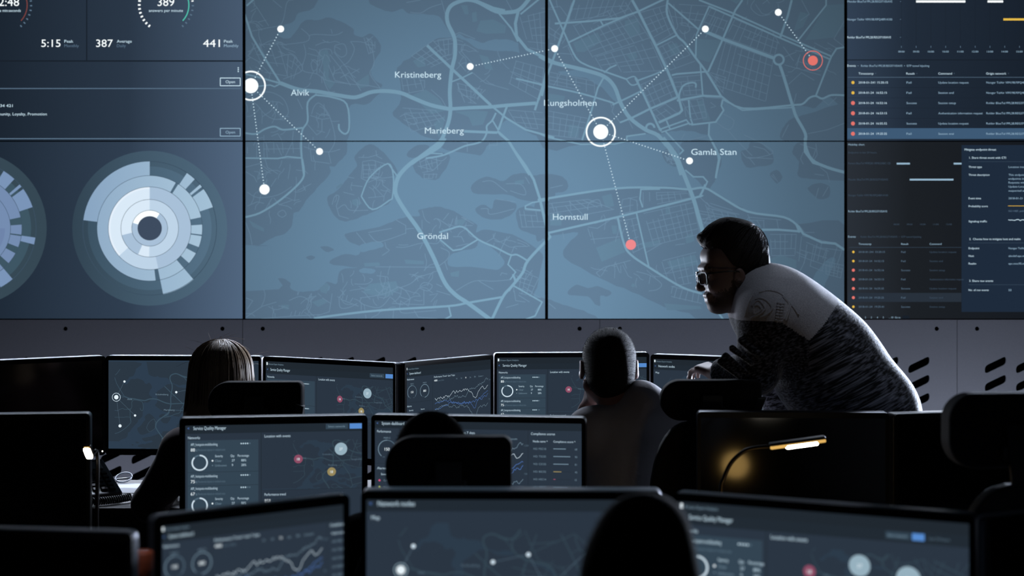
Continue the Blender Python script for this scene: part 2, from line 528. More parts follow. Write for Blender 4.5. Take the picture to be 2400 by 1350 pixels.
# (sheet, width in frame pixels, trace)
ROADS = [
    (1, 4.5, '45,110 100,280 200,450 320,640 400,665'), (1, 9, '320,640 460,690 600,705 740,730 870,750 930,742 1010,712 1090,702 1180,705 1260,720 1340,755 1480,810 1620,840'),
    (1, 4, '45,570 150,595 330,645'), (1, 3, '45,720 150,665 240,655 275,668 330,640'), (1, 4, '60,45 110,0 200,-120'),
    (1, 9, '2290,-80 2230,0 2160,75 2080,95 1980,88 1850,20 1780,0 1720,5 1640,40 1605,100 1610,180 1660,290 1665,420 1640,540 1625,700 1630,830 1620,920 1590,1010 1550,1090 1450,1170 1330,1260'),
    (1, 5, '1820,0 1960,60 2050,80'), (3, 9.5, '1480,10 1440,70 1340,130 1240,190 1160,270 1130,340 1130,420 1200,540 1300,680 1400,870 1480,1050 1560,1140 1650,1200 1820,1325'),
    (1, 7, '2155,75 2130,180 2140,280 2220,380 2430,480'), (1, 4, '2000,100 2100,220 2150,320'), (1, 4, '2170,110 2330,-20'),
    (1, 6.5, '1450,350 1640,530 1940,810'), (1, 4.5, '1940,810 2060,910 2210,1000 2430,1060'), (1, 3, '1640,630 1720,600 1800,560'),
    (1, 8, '1620,840 1780,830 1930,825 2060,812 2290,795'), (1, 5, '2280,850 2345,650 2370,540'), (1, 4, '2135,605 2345,655'),
    (1, 5, '2065,820 2035,900 2000,1000'), (1, 6, '1735,1012 1990,1022'), (1, 6, '1990,1010 2080,1090 2140,1190 2240,1348'),
    (3, 6, '1980,100 2060,210 2120,310 2165,450 2200,600'), (1, 4, '1980,870 1950,930 1910,970 1910,1020 1880,1080 1830,1105 1740,1125 1650,1165 1560,1200 1440,1220'),
    (1, 3.5, '1955,930 2000,1005'), (1, 3, '1450,1180 1570,1185'), (1, 4, '590,732 720,750 830,802 850,980 820,1032 775,1000 770,955'),
    (1, 4, '600,725 530,790 530,930 490,1000 480,1090 485,1220 500,1348'), (3, 4.5, '455,160 468,240 460,300 400,370 280,470 150,550 45,580'),
    (1, 4, '45,1025 130,1032 200,995 275,975 340,1000 490,985'), (3, 3.5, '45,155 280,158 350,145 455,155'),
    (3, 3.2, '880,430 940,295 1070,195 1110,280 1105,430 1080,460 960,525 880,430'), (3, 3, '1075,195 1135,280 1165,265'),
    (3, 4, '1440,690 1520,665 1610,650 1720,740 1850,800 1950,850 2000,850 2070,890'), (3, 3.5, '1445,740 1540,820 1600,810 1720,740'),
    (3, 3, '1960,850 1935,920 1990,975 1950,1030'), (3, 6.5, '2240,720 2080,890 2040,980 1960,1080 1900,1150 1815,1325'),
    (3, 5, '540,1312 600,1298 1010,1250 1500,1220 1650,1195 1890,1155'), (3, 3.5, '1510,1225 1525,1290 1480,1315'),
    (3, 3.5, '1970,1070 2180,1190 2130,1290 2060,1315'), (3, 3.5, '2230,455 2110,475 2060,500 2060,520 2170,530'), (3, 5, '1970,990 1990,1040 1940,1110'),
    (2, 4, '40,-60 60,0 140,180 180,270 260,440 340,500 480,550 650,610'), (2, 5, '250,0 190,170 90,450 30,610 0,740'),
    (2, 4.5, '100,182 350,165 600,140 740,90 950,-10'), (2, 4, '210,325 480,195 650,125'), (2, 3.5, '445,150 475,200'),
    (2, 6, '695,0 740,80 880,360 970,550 1050,750'), (2, 5.5, '1050,740 1080,850 1060,872 900,945'),
    (2, 5, '970,0 965,110 1040,270 1100,330 1180,440 1270,560 1380,740'), (2, 4.5, '1380,740 1550,835 1930,810 2010,800 2060,755 2110,740 2160,760 2230,733 2340,735'),
    (2, 3, '1400,770 1545,850 1930,828'), (2, 4, '975,25 1210,230'), (2, 3.5, '1290,45 1190,270 1185,450'), (2, 7.5, '1250,240 1390,300 1790,448'),
    (2, 7, '1830,495 1860,580 1930,810 1960,900 2030,1030 2030,1120 2080,1230 2200,1290 2340,1330'), (2, 4, '1210,0 1480,105 1840,268 2225,432'), (2, 4, '1290,50 1470,130 1830,290 2215,455'),
    (2, 4.5, '1545,0 1490,80 1390,310 1280,555'), (2, 5, '1925,0 1895,120 1838,285'), (2, 3.5, '2190,-10 2190,40 1980,305'),
    (2, 4, '2340,362 2270,375 2228,440 2110,740'), (2, 9, '-20,430 80,480 330,540 480,590 560,670 610,800 680,910 800,1000 890,1040 960,1120'),
    (2, 9, '890,1035 980,1140 1040,1240 1075,1348'), (4, 9.5, '870,10 960,130 1000,220 1060,370 1100,480 1150,660 1200,830'),
    (2, 4, '-20,650 45,665 300,720 540,790 560,800 770,700'), (2, 3.5, '880,350 1040,270'), (2, 3.5, '480,560 520,525 575,500'),
    (2, 4, '480,590 430,680 380,860 310,1080'), (2, 5, '690,910 830,840 1040,752'), (2, 5, '1040,775 1240,738 1390,745'), (2, 3.5, '740,620 850,580 960,535'),
    (2, 5, '720,600 780,720 840,850 900,980 920,1010'), (2, 3, '650,610 700,590 725,600 742,640 690,655 650,610'), (2, 4, '1000,580 1040,570 1270,552'),
    (2, 3.5, '1220,490 1240,740'), (2, 4, '1060,770 1060,720 1090,660 1150,637 1185,645 1185,675'), (2, 3.5, '1130,770 1145,910'),
    (2, 4, '1150,962 1340,940 1400,850 1383,815 1395,765'), (2, 3.5, '900,1000 1110,925'), (2, 3.5, '920,1020 1140,948'), (2, 3.5, '900,940 1060,870'),
    (2, 3.5, '650,1095 655,1050 800,1030'), (2, 4, '1290,950 1285,1040 1350,1160 1362,1230 1340,1360'), (2, 3.5, '960,930 990,1000'), (2, 4, '600,945 690,910'),
    (2, 3.5, '950,1010 1090,1160 1060,1190'), (2, 3.5, '-20,1030 50,1060 300,1112 560,1110 650,1090'), (2, 3, '1110,920 1140,960 1160,950 1145,915'),
    (4, 5, '-30,455 42,445 520,374 880,368 1050,380 1170,370 1280,430 1480,540 1740,580 1840,640'), (4, 5.5, '1840,640 1880,700 2010,760 2110,770 2190,825'),
    (4, 3.5, '850,378 712,380 705,450 725,510'), (4, 5, '40,695 300,635 540,580 1100,440 1140,420 1175,345'), (4, 5, '545,580 590,770 640,850 770,940 1000,1080 1150,1130'),
    (4, 3.5, '680,550 770,940'), (4, 3.5, '1030,240 1090,290 1160,290 1190,325 1170,370'), (4, 4.5, '1210,10 1280,150 1250,300'),
    (4, 4.5, '1890,10 1890,110 1950,190 2190,262'), (4, 5, '1580,670 1700,670 1850,682'), (4, 5, '-10,480 40,690 60,720 -10,790'),
    (4, 4.5, '1250,1240 1310,1325'), (4, 4.5, '1330,1240 1390,1325'), (4, 6, '1830,630 1855,690'),
]
MINOR = [
    (1, '90,90 140,60 230,200'), (1, '150,170 210,155'), (1, '100,240 220,215 330,180 370,20 420,0'), (1, '140,60 90,0'), (1, '260,0 330,60'),
    (1, '480,220 540,275 520,320 380,340 330,345 290,330'), (1, '540,275 590,265 740,270 800,245'), (1, '710,225 720,260'), (1, '340,340 260,310 170,350 70,400'),
    (1, '500,340 515,420 490,540 600,570 680,620 880,650 1000,660 1090,680'), (1, '270,450 380,420 430,440 490,540 340,610'), (1, '380,425 370,580'),
    (1, '430,440 410,520'), (1, '290,330 340,430'), (1, '555,490 575,460 605,480 600,530 570,545 555,490'), (1, '640,640 640,590 690,700 740,705'), (1, '860,320 970,330 1030,400 1040,500 1010,570 1090,680'),
    (1, '860,320 890,380 850,470 800,505'), (1, '980,290 1040,350'), (1, '975,330 1035,280'), (1, '700,420 780,520 860,660'), (1, '730,400 830,520 940,700'), (1, '600,570 620,400 700,380 720,420'),
    (1, '590,350 640,330 690,320'), (1, '740,350 810,340 830,410 790,440 740,400 740,350'), (1, '930,530 860,570 900,600'), (1, '690,500 740,620 860,650'), (1, '780,600 850,560'),
    (1, '45,760 130,720 240,710 340,760 380,850 360,900 280,920 200,880 130,800 60,780'), (1, '180,900 240,860 300,790'), (1, '450,760 490,840'), (1, '560,880 580,820 620,795 680,860 720,960 740,1090 690,1180'),
    (1, '550,890 640,920 640,1010'), (1, '640,920 700,910'), (1, '530,960 600,1040 640,1010'), (1, '250,1050 300,1030 330,1080'), (1, '210,1110 220,1220'), (1, '290,1110 330,1200'), (1, '420,1010 410,1100 350,1220'),
    (1, '500,1130 600,1160 700,1170 780,1150'), (1, '690,1170 710,1260'), (1, '550,1150 560,1240 700,1260'), (1, '45,1290 160,1260 240,1320'), (1, '200,1220 220,1290 300,1340'), (1, '130,330 70,430 160,480'), (1, '150,480 240,570'),
    (1, '1290,20 1400,0'), (1, '1320,95 1400,100 1470,60 1560,30'), (1, '1560,0 1590,110'), (1, '1640,280 1700,250 1820,300'), (1, '1500,320 1640,300'), (1, '1680,340 1760,350 1830,390'), (1, '1720,350 1720,400 1800,500 1760,560'),
    (1, '1690,480 1750,550'), (1, '1680,640 1740,790'), (1, '1800,560 1900,640 2080,690'), (1, '1690,640 1690,700 1830,800'), (1, '1860,660 1800,740'), (1, '1900,690 1830,760'), (1, '2060,0 2110,90'),
    (1, '1390,620 1430,620 1430,680'), (1, '1480,690 1560,760 1600,830'), (1, '1240,900 1290,880 1370,920 1350,960 1270,920'), (1, '1930,1100 1930,1150'), (1, '1930,1120 1990,1120 1990,1080'), (1, '1700,1090 1760,1100 1760,1170'),
    (1, '1400,1250 1470,1220 1560,1240 1600,1210'), (1, '1440,1220 1480,1300'), (1, '1380,1280 1500,1310 1560,1250'), (1, '1520,1210 1530,1290'),
    (2, '60,60 140,50 200,130'), (2, '120,60 110,0'), (2, '200,120 230,20'), (2, '60,150 50,300'), (2, '160,370 220,340'), (2, '130,410 250,420'), (2, '200,360 250,470'), (2, '150,560 90,660'), (2, '1060,180 1110,180 1140,230 1090,260 1060,230'),
    (2, '1340,130 1260,290'), (2, '1870,440 1960,400'), (2, '1860,360 1940,470'), (2, '1640,0 1610,60 1680,120 1760,110'), (2, '1700,30 1740,0'), (2, '1780,250 1830,340'), (2, '1870,500 2150,580'), (2, '1990,420 1960,530'),
    (2, '1900,650 2000,560 2100,620'), (2, '2000,0 2060,110 1990,160'), (2, '2100,330 2230,400'), (2, '2150,760 2210,810 2270,750'), (2, '1960,720 1940,800'), (2, '1540,150 1580,130'), (2, '560,800 540,860 600,940'), (2, '520,770 540,830'),
    (2, '640,870 700,990'), (2, '1100,830 1110,900'), (2, '1260,750 1390,760 1380,800'), (2, '1300,790 1340,820 1300,830'), (2, '1400,880 1480,930 1440,1000 1340,940'), (2, '1440,1010 1500,1080 1620,1200'), (2, '930,1160 1030,1240'),
    (2, '950,1200 1010,1270'), (2, '1100,1030 1060,1100 1260,1050'), (2, '1990,1110 2110,1150 2080,1240'), (2, '2050,1030 2200,1000 2330,950'), (2, '1850,1060 1900,960'), (2, '1560,1040 1700,1110 1780,1180 1600,1220 1540,1170'),
    (2, '1600,1220 1640,1270'), (2, '2330,160 2250,300 2330,360'), (2, '2270,370 2200,330'),
    (3, '890,150 900,130'), (3, '860,150 930,150 1000,130'), (3, '985,100 990,140 1030,160'), (3, '890,180 880,300 920,320'), (3, '890,180 960,170 1060,200'), (3, '930,190 950,260 1010,220'), (3, '960,280 1030,300 1110,290'),
    (3, '930,330 1000,300'), (3, '960,350 1040,430 930,440'), (3, '1030,310 1035,350 1090,390'), (3, '780,290 830,300'), (3, '810,350 890,360'), (3, '750,400 830,420'), (3, '670,490 690,430 720,430 700,500'), (3, '700,500 720,570 790,590'),
    (3, '710,520 760,490 800,530 930,530'), (3, '830,540 860,500'), (3, '45,250 110,290 130,330'), (3, '60,400 140,440 280,420 380,360'), (3, '270,300 230,360'), (3, '60,500 130,470 180,480'), (3, '130,560 180,540 240,440'),
    (3, '250,440 290,490 380,460'), (3, '480,390 460,350'), (3, '420,390 520,340'), (3, '290,540 320,530 340,560 310,580 280,560 290,540'), (3, '380,520 350,500 290,490'), (3, '50,620 80,700 95,780'), (3, '845,690 910,770'), (3, '930,690 1100,660'),
    (3, '935,700 990,755 1060,745 1200,695'), (3, '1130,600 1200,640 1200,700'), (3, '1200,665 1260,660'), (3, '1050,760 1060,800 1080,820 1030,855'), (3, '1130,795 1200,795 1320,765 1420,770 1450,740'), (3, '1320,770 1300,810'),
    (3, '980,937 1410,940'), (3, '1450,800 1510,830 1500,880 1440,930'), (3, '1480,900 1500,960'), (3, '1400,600 1420,590 1450,620 1440,660'), (3, '1470,600 1510,550'), (3, '1430,590 1520,650 1540,590'), (3, '1600,580 1690,630'), (3, '1620,640 1680,640'),
    (3, '1540,720 1600,720 1620,760'), (3, '1650,770 1560,790'), (3, '1780,760 1830,730 1880,760'), (3, '1830,730 1830,700'), (3, '1930,720 1890,800 1870,860'), (3, '1960,840 1980,790 2080,790'), (3, '2090,790 2070,770 2000,740'),
    (3, '1750,325 1820,320 1890,370 1930,400'), (3, '1920,340 2030,345 2060,420 1950,390'), (3, '2060,290 2090,340'), (3, '1740,520 1790,520 1810,560 1980,520'), (3, '1850,450 1990,470'),
    (3, '830,1060 920,1060 960,1030 940,1020'), (3, '990,1000 1070,1010 1075,1030'), (3, '870,1160 950,1150 1050,1130 1150,1080'), (3, '880,1200 880,1250'), (3, '880,1160 880,1200 1010,1230 1090,1150'), (3, '1150,1090 1230,1060 1300,1010 1400,980'),
    (3, '1240,1010 1290,975'), (3, '1250,990 1330,1020'), (3, '1300,1080 1330,1050 1390,1070 1360,1110 1300,1090'), (3, '1330,1100 1330,1210'), (3, '1370,1140 1430,1130 1380,1190'), (3, '1150,1150 1230,1170 1200,1110 1160,1090'), (3, '1160,1180 1220,1220 1230,1170'),
    (3, '1100,1200 1330,1210'), (3, '1420,1060 1460,1080'), (3, '1420,1110 1520,1140'), (3, '1560,1110 1690,1040 1830,1040 1950,1030'), (3, '1720,1035 1760,1060 1830,1100'), (3, '1880,1000 1890,980 1930,990'), (3, '720,1160 770,1100'), (3, '720,1160 730,1230 790,1230 850,1200'),
    (3, '730,1170 860,1220'), (3, '770,1180 780,1140'), (3, '800,1190 820,1160'), (3, '730,1100 760,1140'), (3, '360,1180 440,1150 500,1180 490,1240 560,1310'), (3, '500,1180 510,1140'), (3, '600,1160 660,1200 670,1130'), (3, '660,1200 650,1260 560,1290'),
    (3, '50,1300 170,1220 270,1190'), (3, '50,1160 100,1180 60,1240'), (3, '160,1310 400,1290 580,1280'), (3, '260,1300 260,1270'), (3, '370,1290 380,1260'), (3, '400,1290 410,1250'), (3, '430,1290 440,1260'), (3, '1165,1180 1165,1265 1300,1260 1420,1250'), (3, '1260,1250 1290,1300 1430,1310'), (3, '910,1280 915,1310'),
    (3, '1990,1000 2060,1030 2110,960'), (3, '2030,940 2110,990'), (3, '2050,1080 2110,1120 2090,1150'), (3, '1980,1110 1990,1180 2060,1190'), (3, '2010,1140 2090,1190'), (3, '1920,1230 2010,1205'), (3, '2110,1130 2170,1160'), (3, '2180,1190 2130,1260'),
    (4, '330,500 350,470 410,455 430,510'), (4, '330,500 330,530'), (4, '70,480 90,540'), (4, '200,460 210,530'), (4, '60,600 340,560'), (4, '330,650 400,660 490,600'), (4, '150,690 160,740'), (4, '330,660 350,720'), (4, '350,740 560,720'), (4, '620,440 680,460 690,500'),
    (4, '390,980 450,940 640,890'), (4, '390,980 420,1010'), (4, '530,910 560,980'), (4, '590,900 610,950'), (4, '680,970 780,1000 860,1060 830,1100 770,1110'), (4, '780,1000 770,1060'), (4, '740,840 860,770'), (4, '960,780 1030,770'), (4, '930,930 960,1030'), (4, '930,1130 940,1080 1160,1130'),
    (4, '930,1150 1150,1200'), (4, '970,1090 950,1160'), (4, '1010,1100 990,1170'), (4, '1050,1110 1030,1180'), (4, '1090,1120 1080,1190'), (4, '1130,1130 1120,1190'), (4, '1150,600 1240,570'), (4, '1480,560 1500,610'), (4, '1490,580 1720,600'), (4, '1690,600 1700,660'),
    (4, '1910,830 1880,920 1830,1020'), (4, '1900,760 2000,800 2160,820'), (4, '1980,770 1950,900'), (4, '2050,800 2020,880'), (4, '1830,830 1900,860'), (4, '1850,640 1890,690 1960,690'), (4, '1880,110 1860,160 1880,200'), (4, '1970,50 1980,130 1950,180'), (4, '2000,220 2050,260 2070,330'), (4, '1960,270 2030,280'),
    (4, '1650,280 1700,330 1660,270'), (4, '1990,370 1970,440'), (4, '2060,360 2020,430'), (4, '1520,70 1600,90 1640,130'), (4, '1480,150 1660,160'), (4, '880,140 960,180'), (4, '930,110 900,180'), (4, '60,370 150,350'), (4, '50,1200 100,1240'), (4, '1130,430 1210,500 1300,530 1420,560'), (4, '1210,480 1370,530'),
]
GRIDS = [  # (sheet, four corners, columns, rows)
    (2, '250,190 640,20 830,300 400,440', 8, 6), (2, '420,440 840,320 940,540 490,560', 7, 4), (2, '750,100 960,40 1030,250 890,340', 4, 5), (2, '900,370 1040,300 1180,470 990,540', 4, 4),
    (2, '1300,60 1450,115 1380,290 1210,230', 4, 3), (2, '1410,320 1780,450 1720,780 1320,650', 8, 5), (2, '1490,150 1830,290 1800,430 1420,290', 8, 3), (2, '1010,600 1220,580 1230,730 1050,740', 4, 4),
    (2, '760,650 960,560 1040,740 840,830', 5, 4), (2, '60,560 400,630 400,720 60,650', 5, 3), (2, '40,850 350,910 300,1070 40,1040', 6, 4), (2, '1080,780 1240,760 1270,900 1160,920', 3, 3), (2, '960,30 1280,50 1200,220 1010,180', 5, 3),
    (2, '40,200 170,290 140,350 60,330', 2, 2), (2, '850,860 960,800 1040,860 920,930', 3, 2), (2, '1300,560 1420,600 1400,720 1280,560', 2, 3), (2, '240,0 690,0 640,100 200,160', 8, 2),
    (4, '730,550 1080,470 1130,700 800,780', 8, 6), (4, '600,600 690,580 740,800 660,840', 2, 5), (4, '730,400 1040,395 1060,440 730,500', 7, 3), (4, '1120,500 1390,560 1420,640 1160,620', 5, 4),
    (4, '1640,700 1830,700 1820,850 1650,850', 5, 3), (4, '1870,720 2170,790 2100,1000 1850,900', 6, 4), (4, '870,900 1110,840 1140,1040 930,1080', 5, 4), (4, '50,480 330,450 510,520 60,600', 6, 3), (4, '2040,900 2170,930 2150,1020 2040,990', 4, 4),
    (4, '580,450 690,430 700,530 560,560', 2, 2), (4, '1400,600 1600,600 1600,680 1560,660', 4, 2), (4, '880,110 960,85 985,200 910,200', 3, 3),
    (1, '1330,430 1500,310 1640,450 1480,520', 5, 4), (1, '1250,610 1390,600 1420,700 1270,730', 3, 2), (1, '1260,830 1520,850 1600,930 1330,1010', 5, 4), (1, '2080,850 2340,870 2360,1000 2160,980', 4, 3), (1, '2130,470 2350,530 2320,770 2080,640', 4, 4),
    (1, '2170,130 2370,80 2370,400 2240,370', 4, 5), (1, '1530,310 1650,295 1640,420 1560,440', 3, 3), (1, '1690,640 1880,690 1830,800 1740,790', 4, 3), (1, '90,330 290,330 370,590 200,560', 3, 3), (1, '960,290 1050,320 1050,400 1000,420', 3, 3),
    (3, '2010,530 2180,540 2200,650 2030,650', 4, 3), (3, '1300,170 1420,130 1430,240 1320,260', 3, 2), (3, '1330,265 1430,265 1420,300 1330,300', 3, 1), (3, '60,50 440,40 450,150 60,150', 6, 2), (3, '1990,960 2150,1020 2090,1150 1980,1120', 4, 4), (3, '890,200 1020,200 1000,300 890,300', 3, 3),
]
LANES = [(1, '60,340 560,640'), (1, '60,740 380,1080'), (1, '530,800 720,1250'), (1, '60,20 320,250'), (1, '560,320 860,660'), (3, '60,180 430,540'), (3, '880,170 1100,460'), (3, '680,380 900,560'),
         (3, '1150,580 1640,780'), (3, '730,1000 1420,1240'), (3, '380,1130 660,1290'), (3, '60,1180 540,1300'), (3, '1780,700 2090,860'), (3, '1000,960 1420,1180'), (2, '1850,330 2200,600'), (2, '1560,20 1850,220'),
         (2, '60,20 240,160'), (2, '1000,180 1180,330'), (4, '340,560 640,700'), (4, '420,900 900,1060'), (4, '1130,480 1500,640'), (1, '1660,300 1850,560'), (1, '1930,470 2140,700')]
WHITE_DOTS = [((658, 68), 8), ((1102, 156), 8), ((1300, 114), 8), ((1653, 68), 8), ((1824, 29), 8), ((749, 355), 8), ((1616, 377), 8), ((620, 444), 12)]
BIG_DOTS = [(588, 201), (1408, 309)]
LINKS = [((658, 68), (588, 201)), ((588, 201), (620, 444)), ((588, 201), (749, 355)), ((1102, 156), (1300, 114)), ((1300, 114), (1408, 309)),
         ((1408, 309), (1653, 68)), ((1408, 309), (1616, 377)), ((1408, 309), (1478, 573)), ((1824, 29), (1905, 142))]
PLACES = [('Kristineberg', 926, 182, 108), ('Alvik', 682, 224, 43), ('Marieberg', 996, 313, 91), ('Kungsholmen', 1275, 248, 123),
          ('Gamla Stan', 1620, 363, 106), ('Hornstull', 1296, 515, 81), ('Gröndal', 978, 560, 72)]

# ---------------------------------------------------------------- video wall
DW = 7.40                       # distance of the video wall
SW = DW / F                     # metres per frame pixel there
XC = [-140.0, 572.0, 1281.0, 1982.0, 2690.0]     # cabinet seams
YC = [-86.0, 331.0, 748.0]


def vignette(c, lo):
    """map colour with a painted vignette, darkening away from a bright centre"""
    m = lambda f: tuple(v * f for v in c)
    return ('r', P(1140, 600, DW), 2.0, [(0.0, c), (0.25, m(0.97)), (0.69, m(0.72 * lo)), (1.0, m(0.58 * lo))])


m_water = em('map_water', (109, 144, 172), grad=vignette((109, 144, 172), 1.00))
m_land = em('map_land', (102, 131, 157), grad=vignette((102, 131, 157), 1.00))
m_park = em('map_park', (105, 139, 164), grad=vignette((105, 139, 164), 1.00), sample=False)
m_road = em('map_road', (128, 168, 193), grad=vignette((128, 168, 193), 1.06), sample=False)
m_minor = em('map_minor', (118, 151, 178), grad=vignette((118, 151, 178), 1.02), sample=False)
m_white = em('ink_white', (246, 253, 255), 1.1, sample=False)
m_text = em('ink_text', (205, 232, 246), sample=False)
m_pale = em('ink_pale', (150, 182, 204), sample=False)
m_dim = em('ink_dim', (92, 116, 138), sample=False)
m_faint = em('ink_faint', (60, 78, 96), sample=False)
m_red = em('ink_red', (226, 116, 108), sample=False)
m_pink = em('ink_pink', (240, 138, 142), sample=False)
m_amber = em('ink_amber', (228, 186, 74), sample=False)
m_green = em('ink_green', (84, 196, 176), sample=False)
m_rust = em('ink_rust', (120, 66, 64), sample=False)
m_rule = em('ink_rule', (24, 32, 42), sample=False)


def shore(p, seed):
    """rounded, slightly ragged coast through the traced corners"""
    n = len(p)
    rnd = random.Random(seed)
    out = []
    for i in range(n):
        p0, p1, p2, p3 = p[i - 1], p[i], p[(i + 1) % n], p[(i + 2) % n]
        L = math.hypot(p2[0] - p1[0], p2[1] - p1[1])
        l0 = math.hypot(p1[0] - p0[0], p1[1] - p0[1])
        l3 = math.hypot(p3[0] - p2[0], p3[1] - p2[1])
        if L > 4 * min(l0, l3) or L < 1e-6:
            out.append(p1)
            continue
        for j in range(4):
            t = j / 4
            h1, h2 = 2 * t ** 3 - 3 * t * t + 1, t ** 3 - 2 * t * t + t
            h3, h4 = -2 * t ** 3 + 3 * t * t, t ** 3 - t * t
            m1 = [(p2[a] - p0[a]) * 0.42 for a in (0, 1)]
            m2 = [(p3[a] - p1[a]) * 0.42 for a in (0, 1)]
            q = [h1 * p1[a] + h2 * m1[a] + h3 * p2[a] + h4 * m2[a] for a in (0, 1)]
            if j:
                q = [c + rnd.uniform(-0.035, 0.035) * L for c in q]
            out.append(tuple(q))
    return out


def inside(p, poly):
    c = False
    for i in range(len(poly)):
        (x1, y1), (x2, y2) = poly[i - 1], poly[i]
        if (y1 > p[1]) != (y2 > p[1]) and p[0] < (x2 - x1) * (p[1] - y1) / (y2 - y1) + x1:
            c = not c
    return c


def dry(p):
    return any(inside(p, q) for q in LAND) and not any(inside(p, q) for q in WATER)


def draw_map(cv, tf, k, mats, layer=0, minor=True, wscale=1.0, parks=True):
    """mats: land, water, park, road, minor"""
    T = lambda pts: [tf(p) for p in pts]
    for i, p in enumerate(LAND):
        cv.poly(shore(T(p), i), mats[0], layer + 1 + 0.04 * i)
    for p in WATER:
        cv.poly(shore(T(p), 3), mats[1], layer + 2.4)
    if parks:
        for p in PARK:
            cv.poly(T(p), mats[2], layer + 3)
    if minor:
        for s, t in MINOR:
            cv.line(T(trace(s, t)), 1.4 * wscale, mats[4], layer + 4, smooth=len(t.split()) > 3)
        for s, t, nc, nr in GRIDS:
            a, b, c, d = trace(s, t)
            L = lambda p, q, u: (p[0] + (q[0] - p[0]) * u, p[1] + (q[1] - p[1]) * u)
            rnd = random.Random(t)
            for i in range(nc + 1):
                u = (i + rnd.uniform(-0.18, 0.18)) / nc
                v0, v1 = rnd.choice((0, 0, 0, 0.25)), rnd.choice((1, 1, 1, 0.72))
                cv.line(T([L(L(a, b, u), L(d, c, u), v0), L(L(a, b, u), L(d, c, u), v1)]), 1.3 * wscale, mats[4], layer + 4)
            for j in range(nr + 1):
                v = (j + rnd.uniform(-0.18, 0.18)) / nr
                u0, u1 = rnd.choice((0, 0, 0, 0.3)), rnd.choice((1, 1, 1, 0.7))
                cv.line(T([L(L(a, d, v), L(b, c, v), u0), L(L(a, d, v), L(b, c, v), u1)]), 1.3 * wscale, mats[4], layer + 4)
        rnd = random.Random(21)
        for s, box in LANES:
            (xa, ya), (xb, yb) = trace(s, box)
            for _ in range(int((xb - xa) * (yb - ya) / 640)):
                p = [rnd.uniform(xa, xb), rnd.uniform(ya, yb)]
                if not dry(p):
                    continue
                a = rnd.choice((0.3, 1.87, 3.44, 5.0)) + rnd.uniform(-0.5, 0.5)
                pts = [tuple(p)]
                for j in range(rnd.randint(2, 4)):
                    p = [p[0] + math.cos(a) * rnd.uniform(7, 13), p[1] + math.sin(a) * rnd.uniform(7, 13)]
                    a += rnd.choice((-0.5, -0.2, 0.0, 0.2, 0.5))
                    if not dry(p):
                        break
                    pts.append(tuple(p))
                if len(pts) > 1:
                    cv.line(T(pts), 1.2 * wscale, mats[4], layer + 4, smooth=True)
    for i, (s, w, t) in enumerate(ROADS):
        cv.line(T(trace(s, t)), w * wscale, mats[3], layer + 5 + 0.008 * i, smooth=len(t.split()) > 5)
    x, y = SHEET[2][0] + 1825 * SHEET[2][2], 460 * SHEET[2][2]
    cv.arc(tf((x, y)), 9 * k, 14 * k, 0, 360, mats[3], layer + 5.9)
    x, y = SHEET[2][0] + 835 * SHEET[2][2], 985 * SHEET[2][2]
    cv.arc(tf((x, y)), 7 * k, 12 * k, -120, 90, mats[3], layer + 5.9)


def sunburst(cv, c, tones, variant=0):
    disc, mid, a5, a4, a3, a2, a1, hi, core, gap = tones
    cv.disc(c, 181.5, disc, 1, 72)
    cv.disc(c, 157, gap, 2, 72)
    cv.disc(c, 156, disc, 2.3, 72)
    cv.disc(c, 145, mid, 2.6, 72)
    A = lambda r0, r1, s, e, m, l: cv.arc(c, r0, r1, s, e, m, l)
    if variant == 0:
        A(123.5, 157, -83, 0, a5, 4); A(124, 158, 139.5, 168.5, a5, 4)
        for s, e in ((34, 42.5), (49, 51.5), (54, 71.5)):
            A(124, 156, s, e, a5, 4)
        for s, e in ((33, 77.8), (86, 97), (98.6, 111), (118.5, 131.5), (139.5, 168.5), (173.5, 389.7)):
            A(97, 123.6, s, e, a4, 4.5)
        A(67.5, 97, 0, 168, a3, 5); A(67.5, 97, 168, 228, a2, 5); A(67.5, 97, 228, 360, hi, 5)
        A(92, 97, 228, 360, m_r0, 5.4)
        A(42, 67.5, 0, 181, a2, 5); A(42, 67.5, 204, 256, a3, 5); A(42, 67.5, 181, 204, hi, 5); A(42, 67.5, 256, 360, hi, 5)
        A(28, 42, 34, 288, a3, 6); A(28, 42, 288, 394, m_white, 6)
    else:
        for s, e in ((31, 42.5), (49, 51.5), (54, 71.5), (98, 104), (139.5, 152)):
            A(124, 157, s, e, a5, 4)
        for s, e in ((-130, 77.8), (86, 97), (98.6, 111), (118.5, 131.5), (139.5, 168)):
            A(97, 123.6, s, e, a4, 4.5)
        A(42, 97, 0, 360, a4, 5)
        A(70, 84, 90, 140, a3, 5.2)
        A(28, 42, 34, 394, a3, 6)
    cv.disc(c, 28.5, core, 6.5, 40)
    for r in (42, 67.5, 97, 123.5, 157):
        cv.arc(c, r - 0.45, r + 0.45, 0, 360, gap, 7)


